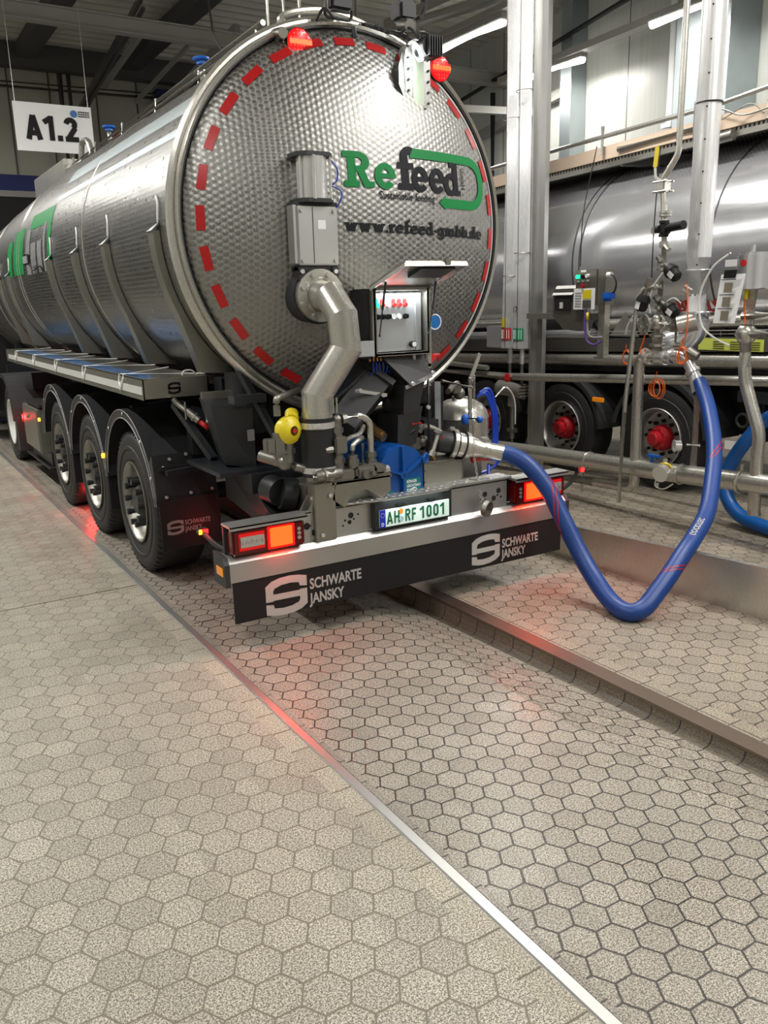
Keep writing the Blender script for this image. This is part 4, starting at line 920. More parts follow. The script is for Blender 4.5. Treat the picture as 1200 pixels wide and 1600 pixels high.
# chain and hanging cap
mb = MB()
for k in range(16):
    z = .935 - k * .0195; mb.torus((.522, .11 - .085 * (k / 16), z), (1, 0, 0) if k % 2 else (0, 1, 0), .0085, .0022, 10, 5)
CH = obj('cap_chain', mb, 'steel', TR)
mb = MB(); mb.lathe((.50, -.035, .60), (.35, -.80, -.15), [(0, .001), (0, .052), (.004, .055), (.035, .055), (.035, .044), (.008, .042), (.008, .001)], 28); mb.torus((.50, -.005, .64), (1, 0, 0), .014, .003, 12, 5); obj('blank_cap', mb, 'steeld', TR)
# upright posts and pressure vessel on the right
mb = MB(); mb.box((.575, .62, .60), (.625, .66, 1.36)); obj('post', mb, 'galv', TR)
PV = MB(); PV.lathe((1.02, .92, .60), (0, 0, 1), [(.0, .2), (.0, .212), (.44, .212), (.45, .217), (.46, .212), (.50, .20), (.545, .165), (.575, .11), (.59, .03), (.592, .001)], 48); PV.cyl((.95, .9, 1.15), (.95, .9, 1.21), .02, 10); PV.cyl((1.06, .9, 1.17), (1.06, .9, 1.20), .018, 10); obj('pressure_vessel', PV, 'steel', TR)
mb = MB(); mb.beam((.93, .68, .95), (.93, .68, 1.37), .03, .012, (0, 1, 0)); mb.beam((.93, .68, 1.35), (1.03, .7, 1.53), .03, .012, (0, 1, 0)); mb.torus((.925, .67, 1.34), (1, 0, 0), .02, .006, 14, 6); 
for k in range(22): mb.torus((.955, .665, 1.37 - k * .022), (1, 0, 0) if k % 2 else (0, 1, 0), .009, .0024, 10, 5)
obj('hook_strap', mb, 'steel', TR)
mb = MB(); mb.sphere((.84, .62, 1.075), .033, (1, .8, 1.2)); mb.sphere((.955, .6, 1.065), .026); obj('blue_knob', mb, 'blueknob', TR)
mb = MB(); mb.cyl((.84, .6, 1.085), (.955, .6, 1.07), .006, 8); obj('knob_rod', mb, 'ink', TR)
mb = MB(); mb.cyl((.62, .22, .87), (.72, .2, .865), .016, 10); mb.sphere((.61, .22, .87), .028, seg=10); obj('red_grip', mb, 'red', TR)
mb = MB(); mb.tube(smooth_path([(.6, .5, 1.30), (.75, .6, 1.34), (.84, .7, 1.28), (.92, .8, 1.26)]), .02, 10); mb.sphere((.86, .72, 1.25), .045, seg=12); mb.box((.72, .6, 1.27), (.8, .68, 1.33), .01); mb.tube([(.55, .5, 1.38), (.9, .62, 1.30)], .01, 8); obj('vessel_valve', mb, 'cast', TR)
mb = MB(); mb.box((.62, .8, .95), (.78, 1.1, 1.22), .01); mb.box((.5, .75, 1.2), (.75, 1.1, 1.32), .01); obj('dark_bracket', mb, 'black', TR)
for k, (dx, dz) in enumerate(((0, 0), (.02, .012), (.04, .03))):
    mb = MB(); mb.tube(smooth_path([(1.20 + dx * .5, .95, 1.18 + dz), (1.27 + dx, .93, 1.20 + dz), (1.33 + dx, .92, 1.05), (1.34 + dx, .92, .85), (1.29 + dx, .88, .68)]), .012, 8); obj('blue_air_hose', mb, 'bluec', TR)
mb = MB(); mb.tube(smooth_path([(1.10, .6, 1.22), (1.2, .6, 1.28), (1.28, .6, 1.18), (1.29, .6, 1.0)]), .006, 8); obj('wire_loop', mb, 'steelv', TR)
mb = MB(); mb.tube(smooth_path([(.80, .3, .80), (.76, .25, .72), (.74, .2, .66)]), .011, 8); mb.tube(smooth_path([(.66, .4, .76), (.78, .36, .73), (.90, .34, .78), (.93, .33, .86)]), .011, 8); obj('blue_air_hose', mb, 'bluec', TR)

# bumper ---------------------------------------------------------------
pr = [(0.0, .422), (0.0, .532), (.012, .545), (.03, .562), (.16, .575), (.16, .422)]
mb = MB(); mb.prism([(-1.248, a, b) for a, b in pr], (1, 0, 0), 2.496); BM = obj('bumper_beam', mb, 'alu', TR)
for s_ in (-1, 1):
    mb = MB(); mb.prism([(s_ * 1.248, a - .002, b) for a, b in [(.0, .40), (.0, .53), (.015, .55), (.03, .566), (.17, .58), (.17, .40)]], (s_, 0, 0), .03); cp = obj('end_cap', mb, 'blackg', BM)
    mb = MB(); mb.box((s_ * 1.278, .02, .46), (s_ * 1.284, .115, .51), .002); obj('side_reflector', mb, 'amber', cp)
mb = MB(); mb.box((-1.235, .004, .178), (1.21, .012, .425)); RF = obj('rubber_apron', mb, 'flap', TR)
F0 = lambda a, b: (a, .0025, b)
polys('logo_mark', slogo(-1.045, .172, .262, .232), 'logo', RF, lambda a, b: (a, .0025, b - .02 * (a + 1.045)))
text_obj('lettering', 'SCHWARTE', .089, 'logo', RF, lambda a, b: (-.765 + a, .0025, .292 + b), .0025, .74)
text_obj('lettering', 'JANSKY', .089, 'logo', RF, lambda a, b: (-.765 + a, .0025, .202 + b), .0025, .74)
polys('logo_mark', slogo(.425, .197, .235, .205), 'logo', RF, lambda a, b: (a, .0025, b))
text_obj('lettering', 'SCHWARTE', .083, 'logo', RF, lambda a, b: (.68 + a, .0025, .288 + b), .0025, .72)
text_obj('lettering', 'JANSKY', .083, 'logo', RF, lambda a, b: (.68 + a, .0025, .213 + b), .0025, .72)
# upper light carrier plates
for xa, xb, nm, hs in ((-.775, -.30, 'hole_plate', ((-.745, .66, .021), (-.70, .615, .019), (-.60, .675, .02), (-.45, .68, .018), (-.46, .64, .013), (-.66, .64, .007), (-.62, .632, .007), (-.49, .655, .007), (-.43, .655, .006), (-.40, .68, .006), (-.72, .66, .006), (-.505, .625, .006))),
                       (.265, .75, 'hole_plate', ((.565, .665, .018), (.68, .675, .018), (.64, .628, .018), (.57, .625, .008), (.6, .612, .006), (.67, .645, .007), (.70, .63, .007)))):
    mb = MB(); mb.box((xa, .045, .565), (xb, .055, .742)); mb.box((xa, .045, .735), (xb, .09, .745)); hp = obj(nm, mb, 'alu', TR)
    mb = MB()
    for q in hs: mb.cyl((q[0], .046, q[1]), (q[0], .043, q[1]), q[2], 18)
    obj('drill_hole', mb, 'void', hp)
def tail_lamp(s_):
    t = empty('tail_lamp', (s_ * 1.0, .02, .566), TR)
    X = lambda a: s_ * a
    mb = MB(); mb.box((X(1.225), -.012, .572), (X(.785), .08, .722), .012); obj('lamp_housing', mb, 'lampreddim', t)
    mb = MB(); mb.box((X(1.19), -.017, .600), (X(1.035), -.011, .700), .004); obj('red_lens', mb, 'lampred', t)
    mb = MB(); mb.box((X(1.185), -.022, .618), (X(1.04), -.016, .680), .003); obj('clear_lens', mb, 'clear', t)
    mb = MB()
    for k in range(5): mb.cyl((X(1.17 - k * .03), -.026, .65), (X(1.17 - k * .03), -.021, .65), .010, 10)
    obj('diode', mb, 'steel', t)
    mb = MB(); mb.box((X(1.005), -.024, .595), (X(.868), -.012, .705), .004); obj('lit_lens', mb, 'lampon', t)
    mb = MB(); mb.box((X(1.02), -.019, .583), (X(.853), -.0125, .714), .004); obj('lens_surround', mb, 'lamponred', t)
    mb = MB()
    for k in range(3): mb.cyl((X(.823), -.017, .622 + k * .026), (X(.823), -.011, .622 + k * .026), .011, 10)
    obj('diode', mb, 'clear', t)
    mb = MB(); mb.box((X(1.245), -.03, .735), (X(.77), .1, .75), .003); mb.box((X(1.245), -.03, .725), (X(.77), -.024, .75)); obj('lamp_cover', mb, 'alu', t)
    mb = MB(); mb.box((X(1.24), .08, .575), (X(.78), .1, .73)); obj('lamp_back', mb, 'blackg', t)
tail_lamp(-1); tail_lamp(1)
# tread plate deck and number plate
mb = MB(); dk = [(-.52, .06), (-.50, .03), (-.30, -.01), (.22, -.02), (.30, .03), (.78, .03), (.78, .17), (.30, .18), (-.52, .09)]
mb.prism([(a, b, .75) for a, b in dk], (0, 0, 1), .012); DK = obj('tread_plate', mb, 'alu', TR)
mb = MB()
for k in range(26):
    for j in range(3):
        x, y = -.47 + k * .05, .01 + j * .055 + (.0 if k % 2 else .0)
        if x < .3 and y > .10 or x > .25 and y < .03: continue
        a = pi / 4 if (k + j) % 2 else -pi / 4; d = V((cos(a), sin(a), 0)) * .021; n_ = V((-sin(a), cos(a), 0)) * .0075; c = V((x, y, .763)); mb.face([mb.b.verts.new(p) for p in (c - d, c + n_, c + d, c - n_)])
obj('tread_lug', mb, 'white', DK)
mb = MB(); mb.box((-.31, .0, .572), (.262, .05, .75), .002); NPB = obj('plate_recess', mb, 'black', TR)
NP = MB(); NP.box((-.282, -.008, .583), (.238, -.001, .693), .003); NP = obj('number_plate', NP, 'plate', TR)
mb = MB(); mb.box((-.282, -.010, .583), (-.240, -.0075, .693)); obj('country_band', mb, 'pblue', NP)
text_obj('lettering', 'D', .03, 'whitep', NP, lambda a, b: (-.271 + a, -.0115, .593 + b), .0008, .85)
mb = MB()
for k in range(12):
    a = 2 * pi * k / 12; mb.cyl((-.261 + .013 * cos(a), -.0095, .66 + .013 * sin(a)), (-.261 + .013 * cos(a), -.0115, .66 + .013 * sin(a)), .0018, 5)
obj('star_ring', mb, 'yellow', NP)
for s_, x in (('AH', -.231), ('RF', -.097), ('1001', .012)):
    polys('lettering', sans_line(s_, .17, .17 if s_ != '1001' else .16, x, .599, .078, .82 if s_ != '1001' else 1.02), 'pgreen', NP, lambda a, b: (a, -.0105, b))
mb = MB(); mb.cyl((-.128, -.0085, .668), (-.128, -.0105, .668), .0165, 20); obj('orange_badge', mb, 'obadge', NP)
mb = MB(); mb.cyl((-.128, -.0085, .620), (-.128, -.0105, .620), .0175, 20); obj('state_badge', mb, 'badge', NP)
mb = MB(); mb.torus((-.128, -.0112, .620), (0, 1, 0), .012, .002, 18, 5); mb.torus((-.128, -.0112, .620), (0, 1, 0), .005, .0015, 10, 5); obj('badge_ring', mb, 'plate', NP)
for x in (-.13, .1):
    mb = MB(); mb.box((x - .03, -.02, .702), (x + .03, .0, .718), .004); obj('plate_lamp', mb, 'ink', NPB)
# side marker lamps on rubber arms
for s_, base, tip in ((1, (1.25, .04, .60), (1.365, .0, .735)), (-1, (-1.2, .05, .57), (-1.275, .33, .655))):
    mb = MB(); mb.tube(smooth_path([base, V(base).lerp(V(tip), .5) + V((s_ * .01, 0, -.01)), tip]), .014, 8); mb.box((tip[0] - .03, tip[1] - .02, tip[2] - .015), (tip[0] + .03, tip[1] + .02, tip[2] + .022), .006); mk = obj('marker_arm', mb, 'black', TR)
    mb = MB(); mb.box((tip[0] - .005, tip[1] - .026, tip[2] - .012), (tip[0] + .028, tip[1] - .019, tip[2] + .017), .002); obj('red_marker_lens', mb, 'lamponbright', mk)
    if s_ < 0:
        mb = MB(); mb.box((tip[0] - .028, tip[1] - .026, tip[2] - .012), (tip[0] - .008, tip[1] - .019, tip[2] + .017), .002); obj('amber_marker_lens', mb, 'amberon', mk)
# black frame bracket on the left, gusset
mb = MB()
mb.hull([(-1.05, .66, 1.33), (-.80, .62, 1.30), (-.80, .60, .93), (-.98, .66, .96), (-1.0, 1.0, 1.35), (-.75, 1.0, 1.33), (-.75, 1.0, .93), (-.9, 1.0, .96)], [(0, 1, 2, 3), (4, 7, 6, 5), (0, 4, 5, 1), (1, 5, 6, 2), (2, 6, 7, 3), (3, 7, 4, 0)])
mb.box((-1.08, .5, .915), (-.72, 1.1, .94)); mb.hull([(-.87, .50, .92), (-.73, .5, .92), (-.72, .42, .76), (-.86, .42, .76), (-.72, .17, .60), (-.84, .17, .60), (-.84, .4, .58), (-.9, .9, .7), (-.9, .9, .92)], [(0, 1, 2, 3), (3, 2, 4, 5), (0, 3, 5, 6, 7, 8)])
mb.beam((-.93, .62, 1.36), (-.72, .62, 1.36), .1, .05); BK = obj('frame_bracket', mb, 'chassis', TR)
mb = MB(); mb.box((-.845, .603, 1.10), (-.80, .608, 1.17)); obj('info_sticker', mb, 'grey', BK)
mb = MB()
for q in ((-.87, .55, .82), (-.855, .35, .66)): mb.lathe(q, (-1, 0, 0), [(.0, .001), (.0, .035)], 18)
obj('cutout', mb, 'void', BK)
mb = MB(); mb.beam((-.83, .75, 1.56), (-.70, .5, 1.12), .05, .03); mb.beam((-.96, 1.2, .86), (-1.2, 1.18, .85), .05, .035); mb.beam((-1.05, 1.35, 1.28), (-.95, .95, .95), .05, .04); obj('stay', mb, 'chassis', TR)
mb = MB(); mb.hull([(-.84, .12, .57), (-.72, .04, .57), (-.70, .04, .80), (-.70, .06, .80), (-.72, .06, .57)], [(0, 1, 2), (0, 2, 3, 4)]); mb.prism([(-.86, .10, .575), (-.70, .10, .575), (-.70, .10, .83)], (0, 1, 0), .012); obj('gusset_plate', mb, 'steelbox', TR)
mb = MB(); mb.cyl((-.78, .3, .82), (-.70, .28, .80), .10, 24); mb.cyl((-.80, .42, .83), (-.78, .3, .82), .085, 24); obj('motor_housing', mb, 'black', TR)
mb = MB(); mb.cyl((-.67, 1.0, 1.1), (-.67, 1.0, 1.5), .14, 24); obj('air_reservoir', mb, 'blackg', TR)
mb = MB(); mb.beam((-1.0, .95, 1.36), (-.68, .95, 1.36), .03, .05); mb.cyl((-.98, .93, 1.20), (-.98, .93, 1.34), .008, 8); mb.sphere((-.98, .93, 1.2), .012, seg=8); mb.cyl((-1.1, .98, 1.22), (-1.1, .98, 1.33), .006, 8); obj('cross_rail', mb, 'steelbox', TR)
# side tray for hoses
ty0, ty1, tz0, tz1 = 1.266, 7.08, 1.327, 1.463
mb = MB(); mb.box((-1.275, ty0, tz0), (-1.268, ty1, tz1)); mb.box((-.84, ty0, tz0), (-.833, ty1, tz1)); mb.box((-1.275, ty0, tz0), (-.833, ty0 + .006, tz1)); mb.box((-1.275, ty1 - .006, tz0), (-.833, ty1, tz1)); mb.box((-1.27, ty0, tz0), (-.836, ty1, tz0 + .008)); mb.box((-1.275, ty0, tz1 - .004), (-1.25, ty1, tz1)); SR = obj('hose_tray', mb, 'steelbox', TR)
mb = MB(); mb.box((-1.2805, ty0 + .02, tz0 + .035), (-1.2755, 6.9, tz0 + .085)); obj('tray_strip', mb, 'whitetape', SR)
mb = MB(); mb.hull([(-1.25, 1.4, 1.452), (-1.08, 1.62, 1.452), (-1.0, 6.9, 1.452), (-1.25, 6.9, 1.452)], [(0, 1, 2, 3)]); obj('tray_lid', mb, mat('blue_glossy_lid', (.05, .17, .42), .15, .3), SR)
for k in range(5):
    mb = MB()
    y = 1.75 + k * 1.13; mb.tube([(-1.272, y, 1.468), (-.838, y + .35, 1.475)], .006, 6); mb.tube([(-1.272, y + .05, 1.47), (-.838, y - .45, 1.475)], .006, 6)
    mb.tube(bend_path([(-1.272, y - .02, 1.47), (-1.283, y - .02, 1.42), (-1.283, y + .03, 1.37), (-1.283, y + .08, 1.42), (-1.272, y + .08, 1.47)], .02), .007, 6)
    mb.beam((-1.285, y + .0, 1.42), (-1.285, y + .06, 1.36), .006, .02); obj('bungee_cord', mb, 'whitetape', SR)
mb = MB(); mb.tube(smooth_path([(-1.0, 1.3, 1.47), (-.98, 1.3, 1.50), (-.93, 1.3, 1.50), (-.9, 1.3, 1.47)]), .006, 6)
obj('bungee_cord', mb, 'whitetape', SR)
lg = MB()
for q in slogo(-1.112, tz0 + .028, .086, .080): lg.face([lg.b.verts.new((a, ty0 - .002, b)) for a, b in q])
obj('logo_cutout', lg, 'ink', SR, fix=False)
mb = MB(); mb.tube(smooth_path([(-1.10, 1.22, 1.335), (-1.07, 1.2, 1.29), (-1.02, 1.15, 1.24)]), .018, 10); mb.cyl((-1.03, 1.16, 1.25), (-.975, 1.10, 1.185), .026, 12); mb.cyl((-1.0, 1.13, 1.215), (-.99, 1.12, 1.205), .033, 8); dv = obj('drain_valve', mb, 'cast', TR)
mb = MB(); mb.cyl((-.975, 1.10, 1.185), (-.93, 1.06, 1.135), .016, 10); obj('red_handle', mb, 'red', dv)
# side camera lamp
mb = MB(); mb.box((-1.245, 5.0, 2.36), (-1.225, 5.32, 2.46), .01); SL = obj('side_lamp', mb, 'black', TR)
mb = MB(); mb.box((-1.25, 5.04, 2.375), (-1.243, 5.28, 2.445)); obj('lens', mb, 'grey', SL)
mb = MB(); mb.tube(smooth_path([(-1.235, 5.05, 2.36), (-1.23, 4.9, 2.30), (-1.2, 4.7, 2.33), (-1.17, 4.7, 2.28)]), .008, 6); obj('bracket', mb, 'black', SL)
# wheels ------------------------------------------------------------------
def tyre_mb(c, s_, r, w):
    mb = MB(); ax = V((s_, 0, 0)); c = V(c)
    pf = [(-w, r * .62), (-w, r * .9), (-w + .02, r * .97), (-w + .05, r), (-.05, r), (-.02, r * .975), (-.004, r * .93), (0, r * .86), (-.002, r * .80), (.004, r * .79), (.004, r * .76), (-.004, r * .75), (0, r * .66), (-.012, r * .6), (-.03, r * .57)]
    for i in range(1, 6): pass
    mb.lathe(c, ax, pf, 64); 
    for k in range(56):
        a0 = 2 * pi * k / 56; u, w_ = frame(ax); d = u * cos(a0) + w_ * sin(a0); t = ax.cross(d); p = c + d * (r + .002)
        mb.beam(p - ax * .045 - ax * .0, p - ax * .012 + d * -.014, .03, .012, d)
    for q in (.12, .2, .28): mb.lathe(c, ax, [(-q, r + .0005), (-q + .004, r - .012), (-q - .008, r - .012), (-q - .012, r + .0005)][:2], 8) if 0 else None
    return mb
def trailer_wheel(y, x=-1.228, s_=-1, full=True):
    r = .52; w = .385; t = empty('wheel', (x, y, 0), TR); c = (x, y, r)
    obj('tyre', tyre_mb(c, s_, r, w), 'rubber', t)
    mb = MB(); ax = (s_, 0, 0)
    mb.lathe(c, ax, [(-.03, .298), (.004, .302), (.008, .295), (.0, .286), (-.05, .272), (-.09, .262), (-.11, .25), (-.115, .17), (-.10, .12), (-.10, .001)], 48); obj('rim', mb, 'steeld', t)
    mb = MB()
    for k in range(10):
        a = 2 * pi * k / 10 + .15; p = V((x, y + .215 * cos(a), r + .215 * sin(a)))
        mb.cyl(p + V((s_ * -.118, 0, 0)), p + V((s_ * -.116, 0, 0)), .02, 12)
    obj('vent_hole', mb, 'void', t)
    mb = MB()
    for k in range(10):
        a = 2 * pi * k / 10; p = V((x, y + .168 * cos(a), r + .168 * sin(a)))
        mb.cyl(p + V((s_ * -.11, 0, 0)), p + V((s_ * -.0, 0, 0)), .019, 10); mb.cyl(p + V((s_ * -.0, 0, 0)), p + V((s_ * .03, 0, 0)), .023, 10)
    mb.lathe(c, ax, [(-.11, .13), (-.04, .12), (-.02, .10), (.0, .085), (.0, .001)], 28); obj('hub', mb, 'black', t)
for y in (1.93, 3.24, 4.55): trailer_wheel(y); 
for y in (1.93, 3.24, 4.55):
    mb = tyre_mb((1.228, y, .52), 1, .52, .385); obj('wheel', mb, 'rubber', TR)
    mb = MB(); mb.cyl((-.9, y, .52), (.9, y, .52), .065, 12); obj('axle', mb, 'chassis', TR)
def fender(y, x0=-1.262, x1=-.84, flapz=.42, big=False, par=TR):
    mb = MB(); R, ri = .69, .625; n = 26; cz_ = .52; z_lo = .66
    aa = [radians(8 + (168 - 8) * k / n) for k in range(n + 1)]
    def P(r, a, x): return (x, y - r * cos(a), cz_ + r * sin(a))
    for a0, a1 in zip(aa, aa[1:]):
        mb.hull([P(R, a0, x0), P(R, a1, x0), P(R, a1, x1), P(R, a0, x1)], [(0, 1, 2, 3)], True)
        mb.hull([P(R, a0, x0), P(R, a1, x0), P(ri, a1, x0 + .006), P(ri, a0, x0 + .006)], [(0, 1, 2, 3)], True)
        mb.hull([P(R - .02, a0, x0 + .012), P(R - .02, a1, x0 + .012), P(R - .02, a1, x1), P(R - .02, a0, x1)], [(0, 1, 2, 3)], True)
    f = obj('mudguard', mb, 'black', par)
    mb = MB(); mb.tube([P(ri, a, x0 + .003) for a in aa], .004, 6); mb.tube([P(R - .006, a, x0 - .001) for a in aa], .003, 6); obj('guard_edge', mb, 'grey', f)
    mb = MB()
    for a in (25, 50, 88, 130): 
        p = V(P(.66, radians(a), x0)); mb.cyl(p, p + V((-.006, 0, 0)), .011, 8)
    obj('rivet', mb, 'steelv', f)
    return f
f1 = fender(1.93); fender(3.24); fender(4.55)
# rear skirt plate + flap behind the last wheel
mb = MB(); mb.hull([(-1.262, 1.235, .655), (-.835, 1.235, .655), (-.835, 1.275, .96), (-1.262, 1.275, .96), (-1.20, 1.42, 1.05), (-.9, 1.42, 1.05)], [(0, 1, 2, 3), (3, 2, 5, 4)])
mb.box((-1.235, 1.225, .86), (-.70, 1.245, .885)); mb.hull([(-1.262, 1.235, .655), (-1.262, 1.275, .96), (-1.262, 1.35, .9), (-1.262, 1.30, .655)], [(0, 1, 2, 3)]); sk = obj('guard_skirt', mb, 'black', TR)
mb = MB()
for p in ((-1.2, 1.225, .68), (-1.03, 1.225, .69), (-.88, 1.225, .70), (-1.15, 1.255, .93), (-1.04, 1.24, .955), (-.9, 1.25, .95), (-1.2, 1.24, .88)): mb.cyl(p, (p[0], p[1] - .01, p[2]), .011, 8)
obj('rivet', mb, 'steelv', sk)
def flap(y, z0, z1, x0=-1.255, x1=-.835):
    mb = MB(); mb.box((x0, y, z0), (x1, y + .008, z1)); return obj('mud_flap', mb, 'flap', TR)
fl = flap(1.22, .315, .665)
polys('logo_mark', slogo(-1.215, .415, .115, .1), 'logod', fl, lambda a, b: (a, 1.217, b))
text_obj('lettering', 'SCHWARTE', .046, 'logod', fl, lambda a, b: (-1.09 + a, 1.217, .475 + b), .0012, .74); text_obj('lettering', 'JANSKY', .046, 'logod', fl, lambda a, b: (-1.09 + a, 1.217, .43 + b), .0012, .74)
flap(2.60, .33, .72, -1.25); flap(3.905, .33, .72, -1.25)
for y in (2.585, 5.35):
    mb = MB(); mb.cyl((-1.262, y, .78), (-1.285, y, .78), .02, 12); obj('side_marker', mb, 'amberon', TR)
# chassis
mb = MB(); mb.box((-.52, .5, .80), (-.40, 11, 1.12)); mb.box((.40, .5, .80), (.52, 11, 1.12))
for y in (1.2, 2.6, 3.9, 5.3, 7.2, 9.2): mb.box((-1.0, y, .95), (1.0, y + .1, 1.15))
for y in (1.1, 3.2, 5.3, 7.5, 9.5): mb.box((-.8, y, 1.1), (.8, y + .15, 1.45))
mb.box((-.9, .45, .80), (.9, .6, .92)); mb.box((-.9, .14, .45), (-.8, .7, .58)); mb.box((.8, .14, .45), (.9, .7, .58)); mb.box((-.85, .5, .50), (.85, .62, .80)); obj('chassis_frame', mb, 'chassis', TR)
mb = MB(); mb.cyl((.72, 1.6, .9), (.72, 2.6, .9), .16, 24); mb.cyl((-.1, 5.2, .7), (-.1, 6.2, .7), .2, 24); obj('air_tank', mb, 'chassis', TR)
# storage box ahead of the first axle
mb = MB(); mb.box((-1.235, 5.66, .36), (-.9, 6.62, .85), .006); CBX = obj('storage_box', mb, 'steelbox', TR)
mb = MB(); mb.box((-1.243, 5.70, .37), (-1.236, 6.60, .825), .003); mb.cyl((-1.243, 6.3, .72), (-1.255, 6.3, .72), .02, 8); obj('box_door', mb, 'steelbox', CBX)
mb = MB(); mb.box((-1.25, 6.62, .62), (-1.20, 6.68, .72), .01); obj('red_marker_lens', mb, 'lamponred', CBX)
mb = MB(); mb.box((-1.22, 5.62, .87), (-.9, 6.5, .9)); mb.box((-1.2, 5.5, .20), (-.85, 7.0, .215)); mb.box((-1.15, 5.6, .215), (-.86, 6.8, .36)); obj('box_shelf', mb, 'black', CBX)

# =================================================================== TRACTOR
TC = empty('truck_tractor', (0, 9.5, 0), None, 'dark truck tractor coupled ahead of the tank trailer, mostly hidden', 'truck')
c = (-1.23, 7.75, .50)
wt = empty('wheel', (c[0], c[1], 0), TC); obj('tyre', tyre_mb(c, -1, .50, .6), 'rubber', wt)
mb = MB(); mb.lathe(c, (-1, 0, 0), [(-.03, .29), (.002, .295), (.004, .28), (-.06, .27), (-.13, .24), (-.14, .14), (-.08, .12), (-.08, .001)], 40); obj('rim', mb, 'whitetape', wt)
mb = MB(); mb.cyl((-.62, 7.75, .5), (1.23, 7.75, .5), .5, 40); obj('wheel', mb, 'rubber', TC)
mb = MB(); R = .66; n = 24; aa = [radians(5 + 170 * k / n) for k in range(n + 1)]
def P2(r, a, x):
    a_ = a; yy_ = -r * cos(a_); zz = r * sin(a_); zz = min(zz, .60); return (x, 7.75 + yy_ * (1.0), .52 + zz)
for a0, a1 in zip(aa, aa[1:]):
    mb.hull([P2(R, a0, -1.29), P2(R, a1, -1.29), P2(R, a1, -.62), P2(R, a0, -.62)], [(0, 1, 2, 3)], True)
    mb.hull([P2(R, a0, -1.29), P2(R, a1, -1.29), P2(.56, a1, -1.285), P2(.56, a0, -1.285)], [(0, 1, 2, 3)])
mb.box((-1.27, 6.98, .22), (-.62, 7.10, .62)); obj('mudguard', mb, 'blackg', TC)
mb = MB(); mb.box((-.5, 6.2, .6), (.5, 13, .9)); mb.box((-1.2, 9.5, .35), (1.2, 11.0, .9), .03); mb.box((-1.25, 11.3, .5), (1.25, 13.4, 2.9), .08); obj('cab', mb, 'void', TC)
mb = MB(); mb.cyl((-1.1, 9.6, .55), (-1.1, 10.8, .55), .25, 20); obj('fuel_tank', mb, 'bluewall', TC)
for y in (12.3,):
    mb = tyre_mb((-1.2, y, .5), -1, .5, .3); obj('wheel', mb, 'rubber', TC); mb = tyre_mb((1.2, y, .5), 1, .5, .3); obj('wheel', mb, 'rubber', TC)

# =================================================================== SECOND TANKER (slightly tilted along the lane)
T2 = empty('road_tanker', (5.05, 1.4, 0), None, 'polished stainless road tanker with red wheel hubs behind the pipework', 'road tanker')
SLP = -.033
def tz(y): return SLP * (y - 1.4)
mb = MB(); NS = 96; rows = []
for y in (-6, -4, -2, 0, 1, 2, 3, 4, 6, 8, 10, 12):
    rows.append([mb.b.verts.new((5.06 + 1.19 * cos(2 * pi * k / NS), y, 2.30 + tz(y) + 1.06 * sin(2 * pi * k / NS))) for k in range(NS)])
for A, B in zip(rows, rows[1:]):
    for k in range(NS): mb.face([A[k], A[(k + 1) % NS], B[(k + 1) % NS], B[k]], True)
mb.face(rows[0]); mb.face(rows[-1]); obj('tank_barrel', mb, 'mirror', T2)
for y in (2.62, 2.72, 5.0, 5.1, .98, -1.6):
    mb = MB(); pts = [(5.06 + 1.194 * cos(radians(a)), y, 2.30 + tz(y) + 1.064 * sin(radians(a))) for a in range(60, 300, 4)]; mb.tube(pts, .006, 6); obj('seam_ring', mb, 'black', T2)
def tb(y0, y1, x0, x1, z0, z1, bev=0.):
    mb = MB(); mb.hull([(x0, y0, z0 + tz(y0)), (x1, y0, z0 + tz(y0)), (x1, y0, z1 + tz(y0)), (x0, y0, z1 + tz(y0)), (x0, y1, z0 + tz(y1)), (x1, y1, z0 + tz(y1)), (x1, y1, z1 + tz(y1)), (x0, y1, z1 + tz(y1))],
        [(0, 1, 2, 3), (7, 6, 5, 4), (0, 4, 5, 1), (1, 5, 6, 2), (2, 6, 7, 3), (3, 7, 4, 0)]); return mb
def tt(y0, y1, x, z, r): mb = MB(); mb.cyl((x, y0, z + tz(y0)), (x, y1, z + tz(y1)), r, 24); return mb
obj('frame_beam', tb(-4, 9, 3.86, 3.95, 1.37, 1.50), 'steeld', T2)
obj('hose_tube', tt(2.45, 9, 3.95, 1.55, .055), 'mirror', T2); obj('hose_tube', tt(-4, 2.3, 4.0, 1.64, .06), 'steel', T2)
obj('hose_tube', tt(-4, 9, 3.92, 1.285, .07), 'steel', T2); obj('hose_tube', tt(3.9, 9, 4.0, 1.70, .05), 'steel', T2)
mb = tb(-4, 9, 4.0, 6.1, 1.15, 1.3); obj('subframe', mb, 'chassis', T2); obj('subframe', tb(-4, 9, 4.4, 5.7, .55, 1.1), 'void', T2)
mb = MB()
for y in (2.0, 1.45): mb.hull([(3.93, y - .2, 1.5), (3.93, y + .2, 1.5), (3.93, y, 1.75)], [(0, 1, 2)])
for k in range(16): mb.tube([(3.87, .2 + k * .15, 1.535), (3.87, .2 + k * .15, 1.57)], .006, 5)
mb.tube([(3.87, 0, 1.60), (3.87, 2.4, 1.54)], .008, 6); mb.tube([(3.87, 0, 1.57), (3.87, 2.4, 1.51)], .008, 6); obj('tray_rail', mb, 'steel', T2)
mb = MB(); mb.box((3.853, .35, 1.405), (3.858, 1.02, 1.51)); obj('lime_label', mb, 'lime', T2)
mb = MB()
for k, y in enumerate((.38, .56, .74)):
    for j in range(4): mb.box((3.849, y, 1.42 + j * .02), (3.852, y + .12, 1.425 + j * .02))
obj('label_print', mb, 'chassis', T2)
